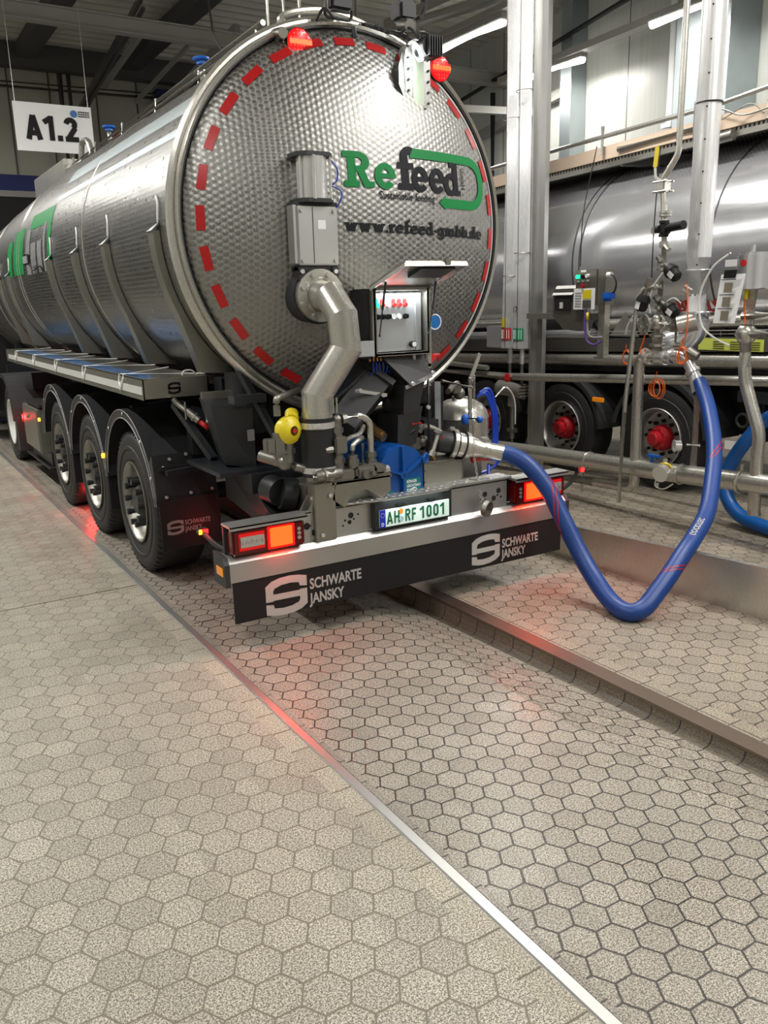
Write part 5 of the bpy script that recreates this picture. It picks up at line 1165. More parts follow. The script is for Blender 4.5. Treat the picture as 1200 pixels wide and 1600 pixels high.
text_obj('lettering', 'BEBELS', .15, 'labelred', T2, lambda a, b: (5.06 - sqrt(1.19 ** 2 * max(0, 1 - ((1.74 + b - 2.3) / 1.06) ** 2)) - .006, 1.42 - a, 1.74 + b), .004, 1.05)
def t2wheel(y):
    x, r = 3.83, .505; z = r + tz(y) + .015; c = (x, y, z); t = empty('wheel', (x, y, 0), T2)
    mb = MB(); w = .33
    mb.lathe(c, (-1, 0, 0), [(-w, r * .62), (-w, r * .93), (-w + .05, r), (-.05, r), (-.015, r * .97), (0, r * .88), (-.004, r * .8), (.003, r * .79), (.0, r * .7), (-.015, r * .62), (-.03, r * .59)], 64); obj('tyre', mb, 'rubber', t)
    mb = MB(); mb.lathe(c, (-1, 0, 0), [(-.03, .30), (.01, .305), (.016, .298), (.0, .285), (-.06, .268), (-.115, .262), (-.12, .24), (-.11, .14), (-.09, .13)], 48); obj('rim', mb, 'alu', t)
    mb = MB()
    for k in range(10):
        for R, rr, o in ((.225, .017, 0), (.168, .019, .31)):
            a = 2 * pi * k / 10 + o; p = V((x + .11, y + R * cos(a), z + R * sin(a))); mb.cyl(p, p + V((-.014 if o == 0 else -.03, 0, 0)), rr, 10)
    obj('wheel_nut', mb, 'ink', t)
    mb = MB(); mb.lathe(c, (-1, 0, 0), [(-.11, .135), (-.06, .13), (-.03, .115), (.0, .10), (.005, .072), (.06, .068), (.07, .055), (.07, .001)], 36); mb.bolts((x - .0, y, z), (-1, 0, 0), .1, 10, .009, .012); obj('hub', mb, 'redhub', t)
for y in (1.43, 2.79, 4.15): t2wheel(y)
for y in (1.43, 2.79, 4.15):
    mb = MB(); R = .60; zc = .52 + tz(y); n = 20; aa = [radians(5 + 165 * k / n) for k in range(n + 1)]
    for a0, a1 in zip(aa, aa[1:]):
        p = lambda r, a, x: (x, y - r * cos(a), zc + r * sin(a))
        mb.hull([p(R, a0, 3.82), p(R, a1, 3.82), p(R, a1, 4.3), p(R, a0, 4.3)], [(0, 1, 2, 3)], True); mb.hull([p(R, a0, 3.82), p(R, a1, 3.82), p(R - .05, a1, 3.825), p(R - .05, a0, 3.825)], [(0, 1, 2, 3)], True)
    obj('mudguard', mb, 'blackg', T2)
mb = MB(); mb.box((3.80, 2.14, .815), (3.83, 2.30, .865), .008); obj('side_marker', mb, 'amber', T2)
mb = MB(); mb.box((3.95, .35, .60), (4.3, .38, 1.0)); mb.box((3.9, -4, .95), (4.1, .6, 1.05)); mb.box((4.0, -2.0, .45), (4.6, .3, .95), .03); mb.torus((3.93, .55, .78), (1, 0, 0), .06, .014, 16, 8); obj('underrun', mb, 'chassis', T2)
mb = MB(); mb.box((3.93, .55, .50), (3.935, .72, .58)); obj('zinc_plate', mb, 'whitetape', T2)

# =================================================================== WALKWAY above the second tanker
WK = empty('walkway', (4.6, 1.5, 3.3), None, 'perforated steel walkway with dusty tan edge board above the far tanker', 'walkway')
def tw(y0, y1, x0, x1, z0, z1): return tb(y0, y1, x0, x1, z0, z1)
obj('deck', tw(-2, 8, 4.2, 5.6, 3.30, 3.34), 'perf', WK); obj('edge_board', tw(-2, 8, 4.17, 4.2, 3.34, 3.47), 'tan', WK)
obj('edge_angle', tw(-2, 8, 4.15, 4.21, 3.25, 3.30), 'steeld', WK); obj('edge_angle', tw(-2, 8, 4.9, 4.96, 3.22, 3.30), 'steel', WK)
mb = MB(); mb.tube([(4.14, y, 3.56 + tz(y) + max(0, 1.2 - y) * .06) for y in (-.4, .6, 1.2, 2.5, 5, 8)], .022, 10); mb.tube([(4.16, 2.4, 3.40 + tz(2.4)), (4.16, 1.2, 3.42)], .03, 10); mb.tube([(4.13, 2.6, 3.35), (4.13, 2.6, 3.62)], .02, 8); mb.tube([(4.15, .7, 3.36), (4.15, .7, 3.6)], .015, 6); obj('handrail', mb, 'steel', WK)
mb = MB(); mb.box((4.05, 1.25, 3.30), (4.2, 1.4, 3.62), .01); mb.cyl((4.12, 1.32, 3.26), (4.12, 1.0, 3.28), .05, 12); mb.tube(smooth_path([(4.1, 1.3, 3.55), (4.08, 1.1, 3.50), (4.1, .9, 3.42), (4.1, .6, 3.44)]), .008, 6); mb.tube(smooth_path([(4.1, 1.3, 3.6), (4.08, 1.15, 3.42), (4.1, .85, 3.5), (4.1, .7, 3.40)]), .006, 6); obj('rail_motor', mb, 'cast', WK)
mb = MB(); mb.hull([(4.15, 2.35, 3.28), (5.3, 2.0, 3.24), (5.3, 1.6, 3.24), (4.6, 1.7, 3.26), (4.15, 2.35, 3.2), (5.3, 2.0, 3.16), (5.3, 1.6, 3.16), (4.6, 1.7, 3.16)], [(0, 1, 2, 3), (7, 6, 5, 4), (0, 4, 5, 1), (1, 5, 6, 2), (2, 6, 7, 3), (3, 7, 4, 0)]); obj('bracket', mb, 'beamd', WK)
mb = MB()
for x in (4.3, 5.5):
    for y in (-1.9, 7.9): mb.cyl((x, y, 3.32 + tz(y)), (x, y, 6.62), .015, 8)
obj('hanger_rod', mb, 'beam', WK)

# =================================================================== PIPEWORK between the lanes
X = 3.45
mb = MB(); mb.box((X, 2.76, .0), (X + .10, 2.78, 6.6)); mb.box((X, 2.90, .0), (X + .10, 2.92, 6.6)); mb.box((X + .04, 2.76, 0), (X + .055, 2.92, 6.6)); mb.box((X - .01, 2.70, 0), (X + .02, 2.78, 6.6)); mb.box((X - .05, 2.66, 0), (X + .15, 3.0, .015))
mb.box((X - .03, 2.95, 2.75), (X + .05, 3.0, 2.80))
tag(obj('steel_column', mb, 'alu'), 'slim stainless steel column right beside the paired shiny pipes', 'column')
for y, zz, nm in ((3.235, 3.75, 'left of the shiny insulated pipe pair, carrying the red sign'), (3.03, 3.98, 'right of the shiny insulated pipe pair, numbered 17, carrying the green sign')):
    q = MB(); q.tube([(X, y, 1.37), (X, y, 6.6)], .100, 32); q.cyl((X, y, 1.20), (X, y, 1.37), .028, 14); p_ = obj('insulated_pipe', q, 'clad'); tag(p_, nm, 'pipe')
    mb = MB()
    for z in (zz, zz - 1.6): mb.torus((X, y, z), (0, 0, 1), .1, .004, 32, 6)
    mb.box((X - .105, y - .03, 1.372), (X - .1, y - .025, 6.5)); obj('joint_ring', mb, 'cast', p_)
    mb = MB(); mb.lathe((X, y, 1.455), (0, 0, -1), [(-.13, .102), (0, .102)], 12, radians(100), radians(200)) if 0 else None
    s = MB(); n = 10
    for k in range(n):
        a0, a1 = radians(150 + 85 * k / n), radians(150 + 85 * (k + 1) / n)
        s.hull([(X + .1025 * cos(a), y + .1025 * sin(a), z) for a, z in ((a0, 1.46), (a1, 1.46), (a1, 1.59), (a0, 1.59))], [(0, 1, 2, 3)], True)
    obj('flow_sign', s, 'labelred' if y > 3.1 else 'labelgreen', p_)
    s = MB()
    for k in range(5):
        a = radians(165 + 14 * k); s.box((X + .104 * cos(a) - .001, y + .104 * sin(a) - .003, 1.475), (X + .104 * cos(a) + .001, y + .104 * sin(a) + .003, 1.575))
    obj('sign_print', s, 'plate', p_)
    if y > 3.1:
        s = MB()
        for k in range(5):
            a0, a1 = radians(150 + 9 * k), radians(159 + 9 * k); s.hull([(X + .1025 * cos(a), y + .1025 * sin(a), z) for a, z in ((a0, 1.60), (a1, 1.60), (a1, 1.70), (a0, 1.70))], [(0, 1, 2, 3)], True)
        obj('yellow_label', s, 'yellow', p_)
    else: text_obj('number', '17', .09, 'ink', p_, lambda a, b: (X - .103, y + .05 - a, 1.76 + b), .002, .9)
mb = MB(); mb.cyl((X - .02, 3.38, .92), (X - .02, 2.96, .90), .085, 24); mb.cyl((X - .02, 3.16, .72), (X - .02, 3.16, .86), .055, 20); g1 = tag(obj('valve_guard', mb, 'guard'), 'punched metal guard cylinder below the paired shiny pipes', 'valve guard')
mb = MB(); mb.cyl((X - .02, 3.16, .35), (X - .02, 3.16, .72), .028, 12); mb.cyl((X - .02, 3.16, .0), (X - .02, 3.16, .36), .012, 10); mb.cyl((X, 3.235, .98), (X, 3.235, 1.2), .02, 10); mb.cyl((X, 3.03, .98), (X, 3.03, 1.2), .02, 10); mb.box((X - .06, 3.1, .42), (X + .02, 3.22, .47), .01); obj('valve_stem', mb, 'cast', g1)
mb = MB(); mb.box((X - .05, 3.19, 1.0), (X + .01, 3.28, 1.08), .01); obj('red_lever', mb, 'red', g1)
mb = MB(); mb.tube([(3.6, 8.5, 1.00), (3.45, 3.15, 1.05), (3.30, 2.55, 1.09), (3.3, -.6, 1.245), (3.3, -4., 1.42)], .042, 18); mb.cyl((3.5, 5.3, 1.15), (3.42, 3.6, 1.13), .03, 12)
tag(obj('rail_pipe', mb, 'steel'), 'horizontal stainless rail pipe at hub height in front of the far tanker', 'pipe')
LP = MB(); ptsl = [(2.9, 6.5, .22), (2.9, 3.3, .325), (2.9, 2.48, .365), (2.9, .39, .448), (2.9, -1.2, .535), (2.9, -4., .68)]; LP.tube(ptsl, .078, 24)
for y in (1.42, .36): LP.torus((2.9, y, .405 + (1.42 - y) * .04), (0, 1, 0), .08, .01, 28, 8)
LP.torus((2.9, -.21, .478), (0, 1, 0), .085, .012, 28, 8); LP.tube([(2.9, -.21, .38), (2.9, -.21, .62)], .018, 8)
LP.cyl((2.9, 1.5, .1), (2.9, 1.5, .4), .014, 8); LP.box((2.88, 5.9, 0), (2.92, 5.96, .3)); LP.cyl((2.9, -.9, 0), (2.9, -.9, .48), .03, 12)
LP = tag(obj('floor_pipe', LP, 'steel'), 'thick stainless pipe running low along the floor in front of the red-hubbed wheels', 'pipe')
mb = MB(); mb.cyl((2.83, .485, .455), (2.77, .475, .445), .070, 24); mb.cyl((2.9, .49, .45), (2.83, .485, .455), .060, 24); mb.cyl((2.86, .5, .50), (2.86, .5, .56), .02, 10); mb.tube(smooth_path([(2.78, .52, .39), (2.79, .53, .33), (2.8, .45, .32), (2.83, .38, .37)]), .006, 6); mb.cyl((2.8, .52, .32), (2.8, .52, .36), .014, 8); obj('blank_cap', mb, 'steelv', LP)
mb = MB(); mb.torus((2.845, .475, .455), (.98, .17, .1), .072, .012, 24, 8, radians(0), radians(200)); obj('yellow_clamp', mb, 'yellow', LP)
mb = MB(); mb.cyl((2.88, .66, .50), (2.88, .66, .56), .015, 8); mb.box((2.86, .58, .555), (2.9, .7, .575)); obj('blue_tap', mb, 'blueknob', LP)
# U pipe with lower return and support
UP = MB(); UP.tube(bend_path([(2.9, 3.4, .10), (2.9, 1.2, .225), (2.9, .86, .24), (2.90, .86, .42), (2.9, .868, 1.1), (2.9, .868, 1.40), (2.9, .72, 1.40)], .13, 8), .046, 20)
UP = tag(obj('loop_pipe', UP, 'steel'), 'stainless pipe dropping from the manifold and turning back along the floor', 'pipe')
mb = MB(); mb.tube(bend_path([(2.75, .895, .13), (2.76, .88, 1.0), (2.82, .85, 1.88), (2.84, .82, 1.955), (2.86, .70, 1.975)], .07), .019, 12); mb.cyl((2.82, .94, .44), (2.9, .90, .44), .01, 8)
tag(obj('drain_pipe', mb, 'steel'), 'thin drain pipe hanging down in front of the loop pipe, open at the bottom', 'pipe')
mb = MB(); mb.tube([(2.93, .27, .44), (2.93, .27, 1.16)], .030, 14); s1 = tag(obj('support_post', mb, 'steel'), 'short stainless support post between floor pipe and rail pipe behind the hose', 'post')
mb = MB(); mb.lathe((2.88, .37, .69), (-.8, .5, 0), [(0, .045), (.05, .045), (.05, .052), (.055, .052), (.055, .04), (.0, .04)], 24); mb.tube([(2.91, .33, .70), (2.93, .22, .705)], .012, 8); obj('cap_ring', mb, 'steelv', s1)

# transfer manifold
MF = empty('transfer_manifold', (2.9, .69, 1.2), None, 'stainless transfer manifold with black valve heads feeding the blue hose', 'valve manifold')
x = 2.9
mb = MB(); mb.tube([(x, .688, 1.38), (x, .688, 1.60)], .052, 20); mb.tube([(x, .688, 1.60), (x, .68, 2.02)], .026, 16); mb.sphere((x, .688, 1.685), .062, (1, 1, 1.1)); mb.cyl((x, .688, 1.49), (x, .688, 1.51), .066, 24); mb.cyl((x, .688, 1.57), (x, .688, 1.585), .066, 24); mb.cyl((x, .685, 1.79), (x, .685, 1.82), .036, 16)
obj('riser', mb, 'steel', MF)
mb = MB(); mb.lathe((x - .075, .76, 1.67), (-.95, .25, 0), [(-.04, .05), (0, .05), (0, .082), (.018, .082), (.022, .035), (.005, .03), (.005, .001)], 32); mb.bolts((x - .093, .765, 1.67), (-.95, .25, 0), .062, 6, .006, .006); obj('blind_flange', mb, 'steel', MF)
mb = MB(); mb.tube([(x, .70, 1.685), (x, .48, 1.66)], .045, 18); mb.cyl((x, .53, 1.668), (x, .51, 1.665), .062, 20); mb.cyl((x + .06, .35, 1.70), (x - .02, .47, 1.665), .075, 24); mb.tube([(x, .5, 1.62), (x, .5, 1.53)], .01, 8); mb.cyl((x, .5, 1.50), (x, .42, 1.50), .03, 12); obj('side_branch', mb, 'steel', MF)
mb = MB(); mb.tube(bend_path([(x, .80, 1.40), (x, .62, 1.395), (x, .49, 1.43), (2.895, .38, 1.41), (2.885, .27, 1.26)], .08), .047, 20)
for p, d in (((x, .78, 1.40), (0, 1, 0)), ((x, .60, 1.40), (0, 1, 0)), ((x, .53, 1.41), (0, 1, .2)), ((2.888, .30, 1.30), (0, .6, .8))): mb.lathe(V(p), V(d), [(-.016, .047), (-.014, .062), (.014, .062), (.016, .047)], 24)
mb.cyl((x - .03, .80, 1.42), (x + .06, .80, 1.38), .060, 20); mb.sphere((x + .02, .53, 1.42), .055)
obj('outlet_elbow', mb, 'steelv', MF)
mb = MB(); mb.lathe((2.885, .27, 1.26), (-.05, -.10, -.16), [(0, .05), (.0, .054), (.13, .054), (.14, .05)], 24); obj('hose_ferrule', mb, 'steelv', MF)
mb = MB(); mb.cyl((x - .02, .35, 1.46), (x + .0, .27, 1.42), .045, 20, r2=.034); obj('dust_cap', mb, 'brass' if 0 else 'cast', MF)
def valve_head(base, d, lb):
    base, d = V(base), V(d).normalized()
    mb = MB(); mb.cyl(base - d * .14, base - d * .06, .022, 14); mb.cyl(base - d * .10, base - d * .07, .034, 6); mb.cyl(base - d * .06, base, .016, 10); h = obj('valve_neck', mb, 'cast', MF)
    mb = MB(); mb.lathe(base, d, [(0, .001), (0, .045), (.03, .058), (.055, .062), (.06, .052), (.12, .048), (.135, .03), (.135, .001)], 24); obj('valve_head', mb, 'ink', h)
    u = V((-1, 0, 0)); u = (u - d * u.dot(d)).normalized(); w = d.cross(u); c = base + d * .09 + u * .052
    mb = MB(); mb.hull([c - d * .03 - w * .022, c + d * .03 - w * .022, c + d * .03 + w * .022, c - d * .03 + w * .022], [(0, 1, 2, 3)]); obj('head_label', mb, 'whitep', h)
valve_head((x - .02, .60, 2.12), (-.0, -.75, -.62), 'a'); valve_head((x - .02, .60, 1.82), (0, -.78, -.5), 'b'); valve_head((x - .06, .79, 1.91), (-.1, .25, -1), 'c')
mb = MB(); mb.cyl((x - .02, .44, 1.94), (x - .03, .36, 1.90), .012, 8); mb.cyl((x - .02, .42, 1.97), (x - .03, .34, 1.935), .012, 8); mb.cyl((x, .66, 1.975), (x, .80, 1.97), .022, 12); mb.cyl((x, .77, 1.93), (x, .77, 2.0), .03, 12); obj('valve_fitting', mb, 'steelv', MF)
# supply line coming down from the ceiling
mb = MB(); mb.tube(bend_path([(x, .66, 2.06), (x, .675, 2.42), (x, .70, 2.70), (x, .72, 2.80), (x, .575, 2.98), (x, .575, 6.5)], .05), .025, 14)
for z in (2.10, 2.14, 2.52, 2.545): mb.cyl((x, .67, z), (x, .67, z + .018), .05, 16)
mb.cyl((x, .675, 2.28), (x, .675, 2.33), .033, 10); mb.cyl((x - .01, .65, 2.30), (x - .01, .61, 2.26), .025, 10); mb.box((x - .045, .665, 2.71), (x + .045, .755, 2.80), .01)
for dx in (-.04, .04):
    for dz in (2.715, 2.79): mb.cyl((x + dx, .64, dz), (x + dx, .78, dz), .009, 6)
SL_ = tag(obj('supply_line', mb, 'steel'), 'narrow stainless supply line coming down from the ceiling to the manifold', 'pipe')
mb = MB(); mb.box((x - .035, .63, 2.385), (x + .035, .71, 2.47), .01); mb.cyl((x - .0, .66, 2.43), (x - .03, .46, 2.44), .034, 20); mb.cyl((x, .68, 2.47), (x, .68, 2.49), .04, 12); mb.cyl((x, .68, 2.365), (x, .68, 2.385), .04, 12); mb.cyl((x - .03, .74, 2.425), (x - .03, .70, 2.425), .03, 14); rg = obj('pressure_regulator', mb, 'ink', SL_)
mb = MB(); mb.cyl((x - .05, .755, 2.42), (x - .03, .745, 2.42), .027, 20); obj('gauge_face', mb, 'clear', rg)
mb = MB(); mb.beam((x - .02, .785, 2.91), (x - .02, .77, 3.06), .035, .012, (1, 0, 0)); obj('lever_handle', mb, 'yellow', SL_)
mb = MB(); mb.beam((x - .02, .775, 2.83), (x - .02, .785, 2.91), .02, .008, (1, 0, 0)); mb.beam((x - .02, .775, 2.83), (x - .01, .72, 2.79), .02, .01, (1, 0, 0)); obj('lever_shank', mb, 'whitetape', SL_)
# big single insulated duct on the right, ends in an elbow
D = MB(); D.tube([(x + .35, .585, 1.62 + .0), (x + .35, .60, 2.2), (x + .35, .59, 6.6)], .098, 36)
D = tag(obj('insulated_duct', D, 'clad'), 'big single round shiny duct rising behind the valve manifold', 'duct')
mb = MB(); mb.torus((x + .35, .59, 3.38), (0, 0, 1), .1, .006, 36, 6)
for k in range(16): mb.cyl((x + .263, .545, 1.9 + k * .24), (x + .256, .54, 1.9 + k * .24), .007, 6)
obj('duct_rivet', mb, 'ink', D)
mb = MB(); mb.tube(bend_path([(x + .35, .585, 1.75), (x + .35, .585, 1.62), (x + .30, .66, 1.53), (x + .22, .80, 1.48)], .09), .115, 32); mb.torus((x + .35, .585, 1.76), (0, 0, 1), .117, .006, 32, 6); obj('duct_elbow', mb, 'mirror', D)
mb = MB(); mb.torus((x + .35, .59, 2.10), (0, 0, 1), .101, .006, 36, 6); obj('band_clamp', mb, 'steelv', D)
# cables
def cable(nm, pts, m, lb, r=.006, cat='cable', grp=None, par=None):
    mb = MB(); mb.tube(smooth_path(pts, 8), r, 6); o = obj(nm, mb, m, par)
    if par is None: tag(o, lb, cat, grp)
    return o
def coil(c, R, lb, turns=4):
    pts = []; rn = random.Random(int(c[1] * 100)); ph = 0
    for k in range(turns):
        ry, rz, oy = R * rn.uniform(.55, .85), R * rn.uniform(.8, 1.15), rn.uniform(-.02, .02)
        for j in range(10):
            a = 2 * pi * j / 10 + 1.57; pts.append((c[0] + .006 * k, c[1] + oy + ry * cos(a), c[2] + rz * sin(a) - R))
    mb = MB(); mb.tube(smooth_path([(c[0], c[1], c[2] + R * .9)] + pts, 3), .0038, 5); return tag(obj('cable_coil', mb, 'orange'), lb, 'cable coil')
coil((2.86, .99 - .0, 1.42 + .03), .06, 'coil of orange cable hanging left of the manifold riser'); coil((2.84, .62, 1.22), .075, 'coil of orange cable hanging just below the manifold elbow'); coil((2.84, .38, 1.50), .07, 'tangle of orange cable left of the lime label')
cable('sensor_cable', [(2.86, .39, 2.0), (2.86, .37, 1.85), (2.86, .36, 1.62), (2.86, .40, 1.50), (2.86, .36, 1.42)], 'orange', 'orange cable dropping from the upper black valve head')
cable('sensor_cable', [(2.86, .78, 1.62), (2.86, .80, 1.53), (2.86, .83, 1.46), (2.86, .80, 1.42), (2.86, .77, 1.47)], 'orange', 'short orange cable loop below the blind flange')
cable('sensor_cable', [(2.86, -.14, 1.98), (2.86, -.15, 1.80), (2.86, -.16, 1.68), (2.86, -.12, 1.60)], 'orange', 'orange cable with yellow sleeve by the right cylinder')
cable('air_hose', [(2.85, -.0, 2.20), (2.85, .15, 2.10), (2.85, .25, 1.90), (2.85, .22, 1.68), (2.85, .10, 1.58), (2.85, -.05, 1.52)], 'cable_w', 'white air hose looping beside the paper notice', .008)
cable('air_hose', [(2.86, .50, 2.09), (2.86, .60, 2.10), (2.86, .72, 1.98), (2.86, .76, 1.85), (2.86, .74, 1.76)], 'cable_w', 'white air hose curving down from the upper black valve head', .007)
cable('air_hose', [(2.86, .80, 1.80), (2.86, .90, 1.76), (2.86, .98, 1.66), (2.86, 1.0, 1.58)], 'cable_w', 'white air hose below the left black valve head', .006)
cable('air_hose', [(2.88, .45, 1.84), (2.88, .52, 1.88), (2.88, .58, 1.86), (2.88, .62, 1.82)], 'cable_w', 'white air hose arching over the lower black valve head', .006)
cable('hanging_cable', [(3.5, 2.05, 3.3), (3.4, 2.1, 2.7), (3.4, 2.12, 2.2)], 'ink', 'thin black cable hanging behind the grey control box', .005)
cable('hanging_cable', [(3.2, 1.02, 3.1), (3.15, 1.0, 2.5), (3.15, 1.0, 2.05)], 'ink', 'thin black cable hanging behind the supply line', .005)
cable('hanging_cable', [(1.9, 1.5, 2.4), (2.2, 1.7, 2.2), (2.6, 1.9, 2.0), (2.8, 2.0, 1.8)], 'ink', 'x', .001) if 0 else None

# right end: filter cylinder, tee and notice
RS = empty('filter_station', (2.9, -.18, .25), None, 'stainless filter vessel on a bent pipe with round tee, right edge', 'filter vessel')
mb = MB(); mb.cyl((2.9, -.165, 1.935), (2.9, -.165, 2.175), .115, 36); mb.cyl((2.9, -.165, 2.175), (2.9, -.165, 2.195), .1, 36); mb.cyl((2.9, -.15, 2.19), (2.9, -.15, 2.25), .02, 10); obj('filter_head', mb, 'mirror', RS)
mb = MB(); mb.cyl((2.785, -.165, 2.12), (2.78, -.165, 2.12), .025, 16); obj('red_button', mb, 'red', RS)
mb = MB(); mb.box((2.795, -.10, 2.10), (2.80, .0, 2.15)); obj('type_label', mb, 'whitep', RS)
mb = MB(); mb.tube(bend_path([(2.9, -.15, 1.58), (2.9, -.165, 1.27), (2.9, -.335, .86), (2.9, -.325, .70), (2.9, -.34, .27)], .09), .047, 24); mb.sphere((2.9, -.15, 1.605), .075, (1, 1, 1.1)); mb.tube([(2.9, -.15, 1.61), (2.9, -.6, 1.61)], .05, 20); mb.tube([(2.9, -.15, 1.68), (2.9, -.165, 1.94)], .05, 20)
mb.lathe((2.9, -.34, .27), (0, 0, -1), [(-.01, .047), (.03, .052), (.03, .044), (0, .043)], 24); mb.box((2.84, -.32, 1.93), (2.86, .0, 1.94)); mb.tube([(2.86, -.06, 1.93), (2.86, -.06, 1.72)], .008, 6); obj('bent_pipe', mb, 'steel', RS)
mb = MB(); mb.tube([(2.9, -.12, 1.74), (2.9, -.6, 1.76)], .045, 20); obj('side_pipe', mb, 'steel', RS)
mb = MB(); mb.cyl((2.85, -.16, 1.86), (2.85, -.16, 1.94), .014, 10); obj('yellow_sleeve', mb, 'yellow', RS)
mb = MB(); P = [(2.80, .03, 2.045), (2.78, -.195, 2.045), (2.74, -.16, 1.69), (2.76, .045, 1.69)]; mb.hull(P, [(0, 1, 2, 3)]); NO = tag(obj('paper_notice', mb, 'whitep'), 'white paper notice with three small photos taped to the filter vessel', 'notice')
mb = MB()
for k, (z, c) in enumerate(((1.95, 0), (1.845, 0), (1.745, 0))): 
    xx = 2.775 - (2.045 - z) * .1; mb.hull([(xx, -.03, z + .035), (xx, -.10, z + .035), (xx - .006, -.10, z - .035), (xx - .006, -.03, z - .035)], [(0, 1, 2, 3)])
obj('photo', mb, mat('notice_photo', (.20, .18, .13), .6), NO)
mb = MB()
for z in (2.01, 1.90, 1.80): mb.hull([(2.766 - (2.045 - z) * .1, .0, z), (2.764 - (2.045 - z) * .1, -.13, z), (2.764 - (2.045 - z) * .1, -.13, z - .006), (2.766 - (2.045 - z) * .1, .0, z - .006)], [(0, 1, 2, 3)])
obj('print_line', mb, 'ink', NO)
mb = MB(); mb.hull([(2.77, -.02, 2.075), (2.77, -.13, 2.075), (2.765, -.12, 2.015), (2.765, -.015, 2.015)], [(0, 1, 2, 3)]); obj('black_tape', mb, 'ink', NO)

# control box on a post
BX = empty('operating_box', (3.2, 1.75, 1.35), None, 'grey operating box with green and white buttons and blue plug on a post', 'control box')
mb = MB(); mb.box((3.2, 1.70, 1.83), (3.40, 1.975, 2.16), .004); mb.box((3.215, 1.60, 1.83), (3.34, 1.70, 2.16), .004); obj('enclosure', mb, 'steelbox', BX)
for y, z, c in ((1.935, 2.095, 'glowgreen'), (1.87, 2.095, 'ink'), (1.81, 2.10, 'glow'), (1.87, 2.01, 'redhub')):
    mb = MB(); mb.cyl((3.20, y, z), (3.175, y, z), .018, 16); b_ = obj('push_button', mb, c if c != 'glow' else 'whitep', BX)
    mb = MB(); mb.box((3.196, y - .016, z - .05), (3.199, y + .016, z - .034)); obj('button_label', mb, 'whitep', BX)
mb = MB(); mb.box((3.196, 1.835, 2.135), (3.199, 1.905, 2.155)); obj('name_label', mb, 'whitep', BX)
mb = MB(); mb.box((3.19, 1.705, 1.79), (3.195, 1.985, 1.985)); nb = obj('info_sheet', mb, 'whitep', BX)
mb = MB(); mb.box((3.186, 1.75, 1.89), (3.189, 1.86, 1.97)); obj('yellow_label', mb, 'yellow', BX)
mb = MB(); mb.box((3.186, 1.75, 1.80), (3.189, 1.86, 1.875)); obj('sheet_photo', mb, 'steelbox', BX)
mb = MB()
for k in range(6): mb.box((3.186, 1.88, 1.82 + k * .025), (3.189, 1.965, 1.824 + k * .025))
obj('print_line', mb, 'grey', BX)
mb = MB(); mb.cyl((3.24, 1.60, 2.10), (3.24, 1.55, 2.10), .025, 14); obj('plug_socket', mb, 'whitep', BX)
mb = MB(); mb.tube(smooth_path([(3.24, 1.56, 2.10), (3.22, 1.50, 2.08), (3.21, 1.46, 2.02), (3.21, 1.48, 1.95), (3.21, 1.52, 1.93)]), .008, 8); obj('plug_lead', mb, 'ink', BX)
mb = MB(); mb.box((3.17, 1.49, 1.88), (3.25, 1.60, 1.94), .01); mb.box((3.18, 1.53, 1.86), (3.24, 1.59, 1.89), .006); obj('blue_plug', mb, 'blueknob', BX)
mb = MB(); mb.box((3.24, 1.62, 1.33), (3.31, 1.70, 1.84)); mb.box((3.22, 1.6, 1.33), (3.33, 1.72, 1.345)); obj('post', mb, 'steel', BX)
mb = MB(); mb.tube(smooth_path([(3.2, 1.83, 1.80), (3.19, 1.82, 1.65), (3.18, 1.78, 1.50), (3.18, 1.68, 1.46), (3.2, 1.6, 1.50)]), .011, 8); obj('purple_lead', mb, 'purple', BX)
mb = MB(); mb.tube(smooth_path([(3.2, 1.79, 1.80), (3.19, 1.79, 1.65), (3.18, 1.74, 1.54), (3.2, 1.6, 1.53)]), .010, 8); obj('grey_lead', mb, 'grey', BX)
mb = MB(); mb.cyl((3.19, 1.79, 1.69), (3.19, 1.79, 1.76), .014, 10); obj('yellow_sleeve', mb, 'yellow', BX)
mb = MB(); hx = 3.22
mb.prism([(hx, 2.02, 1.99), (hx, 2.30, 1.99), (hx, 2.30, 1.72), (hx, 2.16, 1.60), (hx, 1.93, 1.58), (hx, 1.88, 1.72)], (1, 0, 0), .16); hd = tag(obj('label_printer_housing', mb, 'steelbox'), 'angled grey steel housing with dark opening left of the operating box', 'housing')
mb = MB(); mb.box((hx - .01, 2.05, 1.78), (hx - .002, 2.27, 1.92)); obj('opening', mb, 'void', hd)
mb = MB(); mb.hull([(hx - .02, 2.02, 1.93), (hx - .02, 2.30, 1.93), (hx + .06, 2.32, 2.02), (hx + .06, 2.0, 2.02)], [(0, 1, 2, 3)]); mb.box((hx - .02, 2.15, 1.80), (hx - .01, 2.19, 1.86)); obj('hood', mb, 'whitetape', hd)
mb = MB(); mb.beam((3.42, 2.9, 1.72), (3.3, 1.7, 1.72), .05, .06); tag(obj('steel_crossbar', mb, 'steel'), 'horizontal steel crossbar from the slim column to the operating box', 'arm')
mb = MB(); mb.box((3.50, 3.31, 1.36), (3.58, 3.72, 1.60)); tag(obj('panel_board', mb, 'grey'), 'dark grey board left of the paired shiny pipes', 'panel')

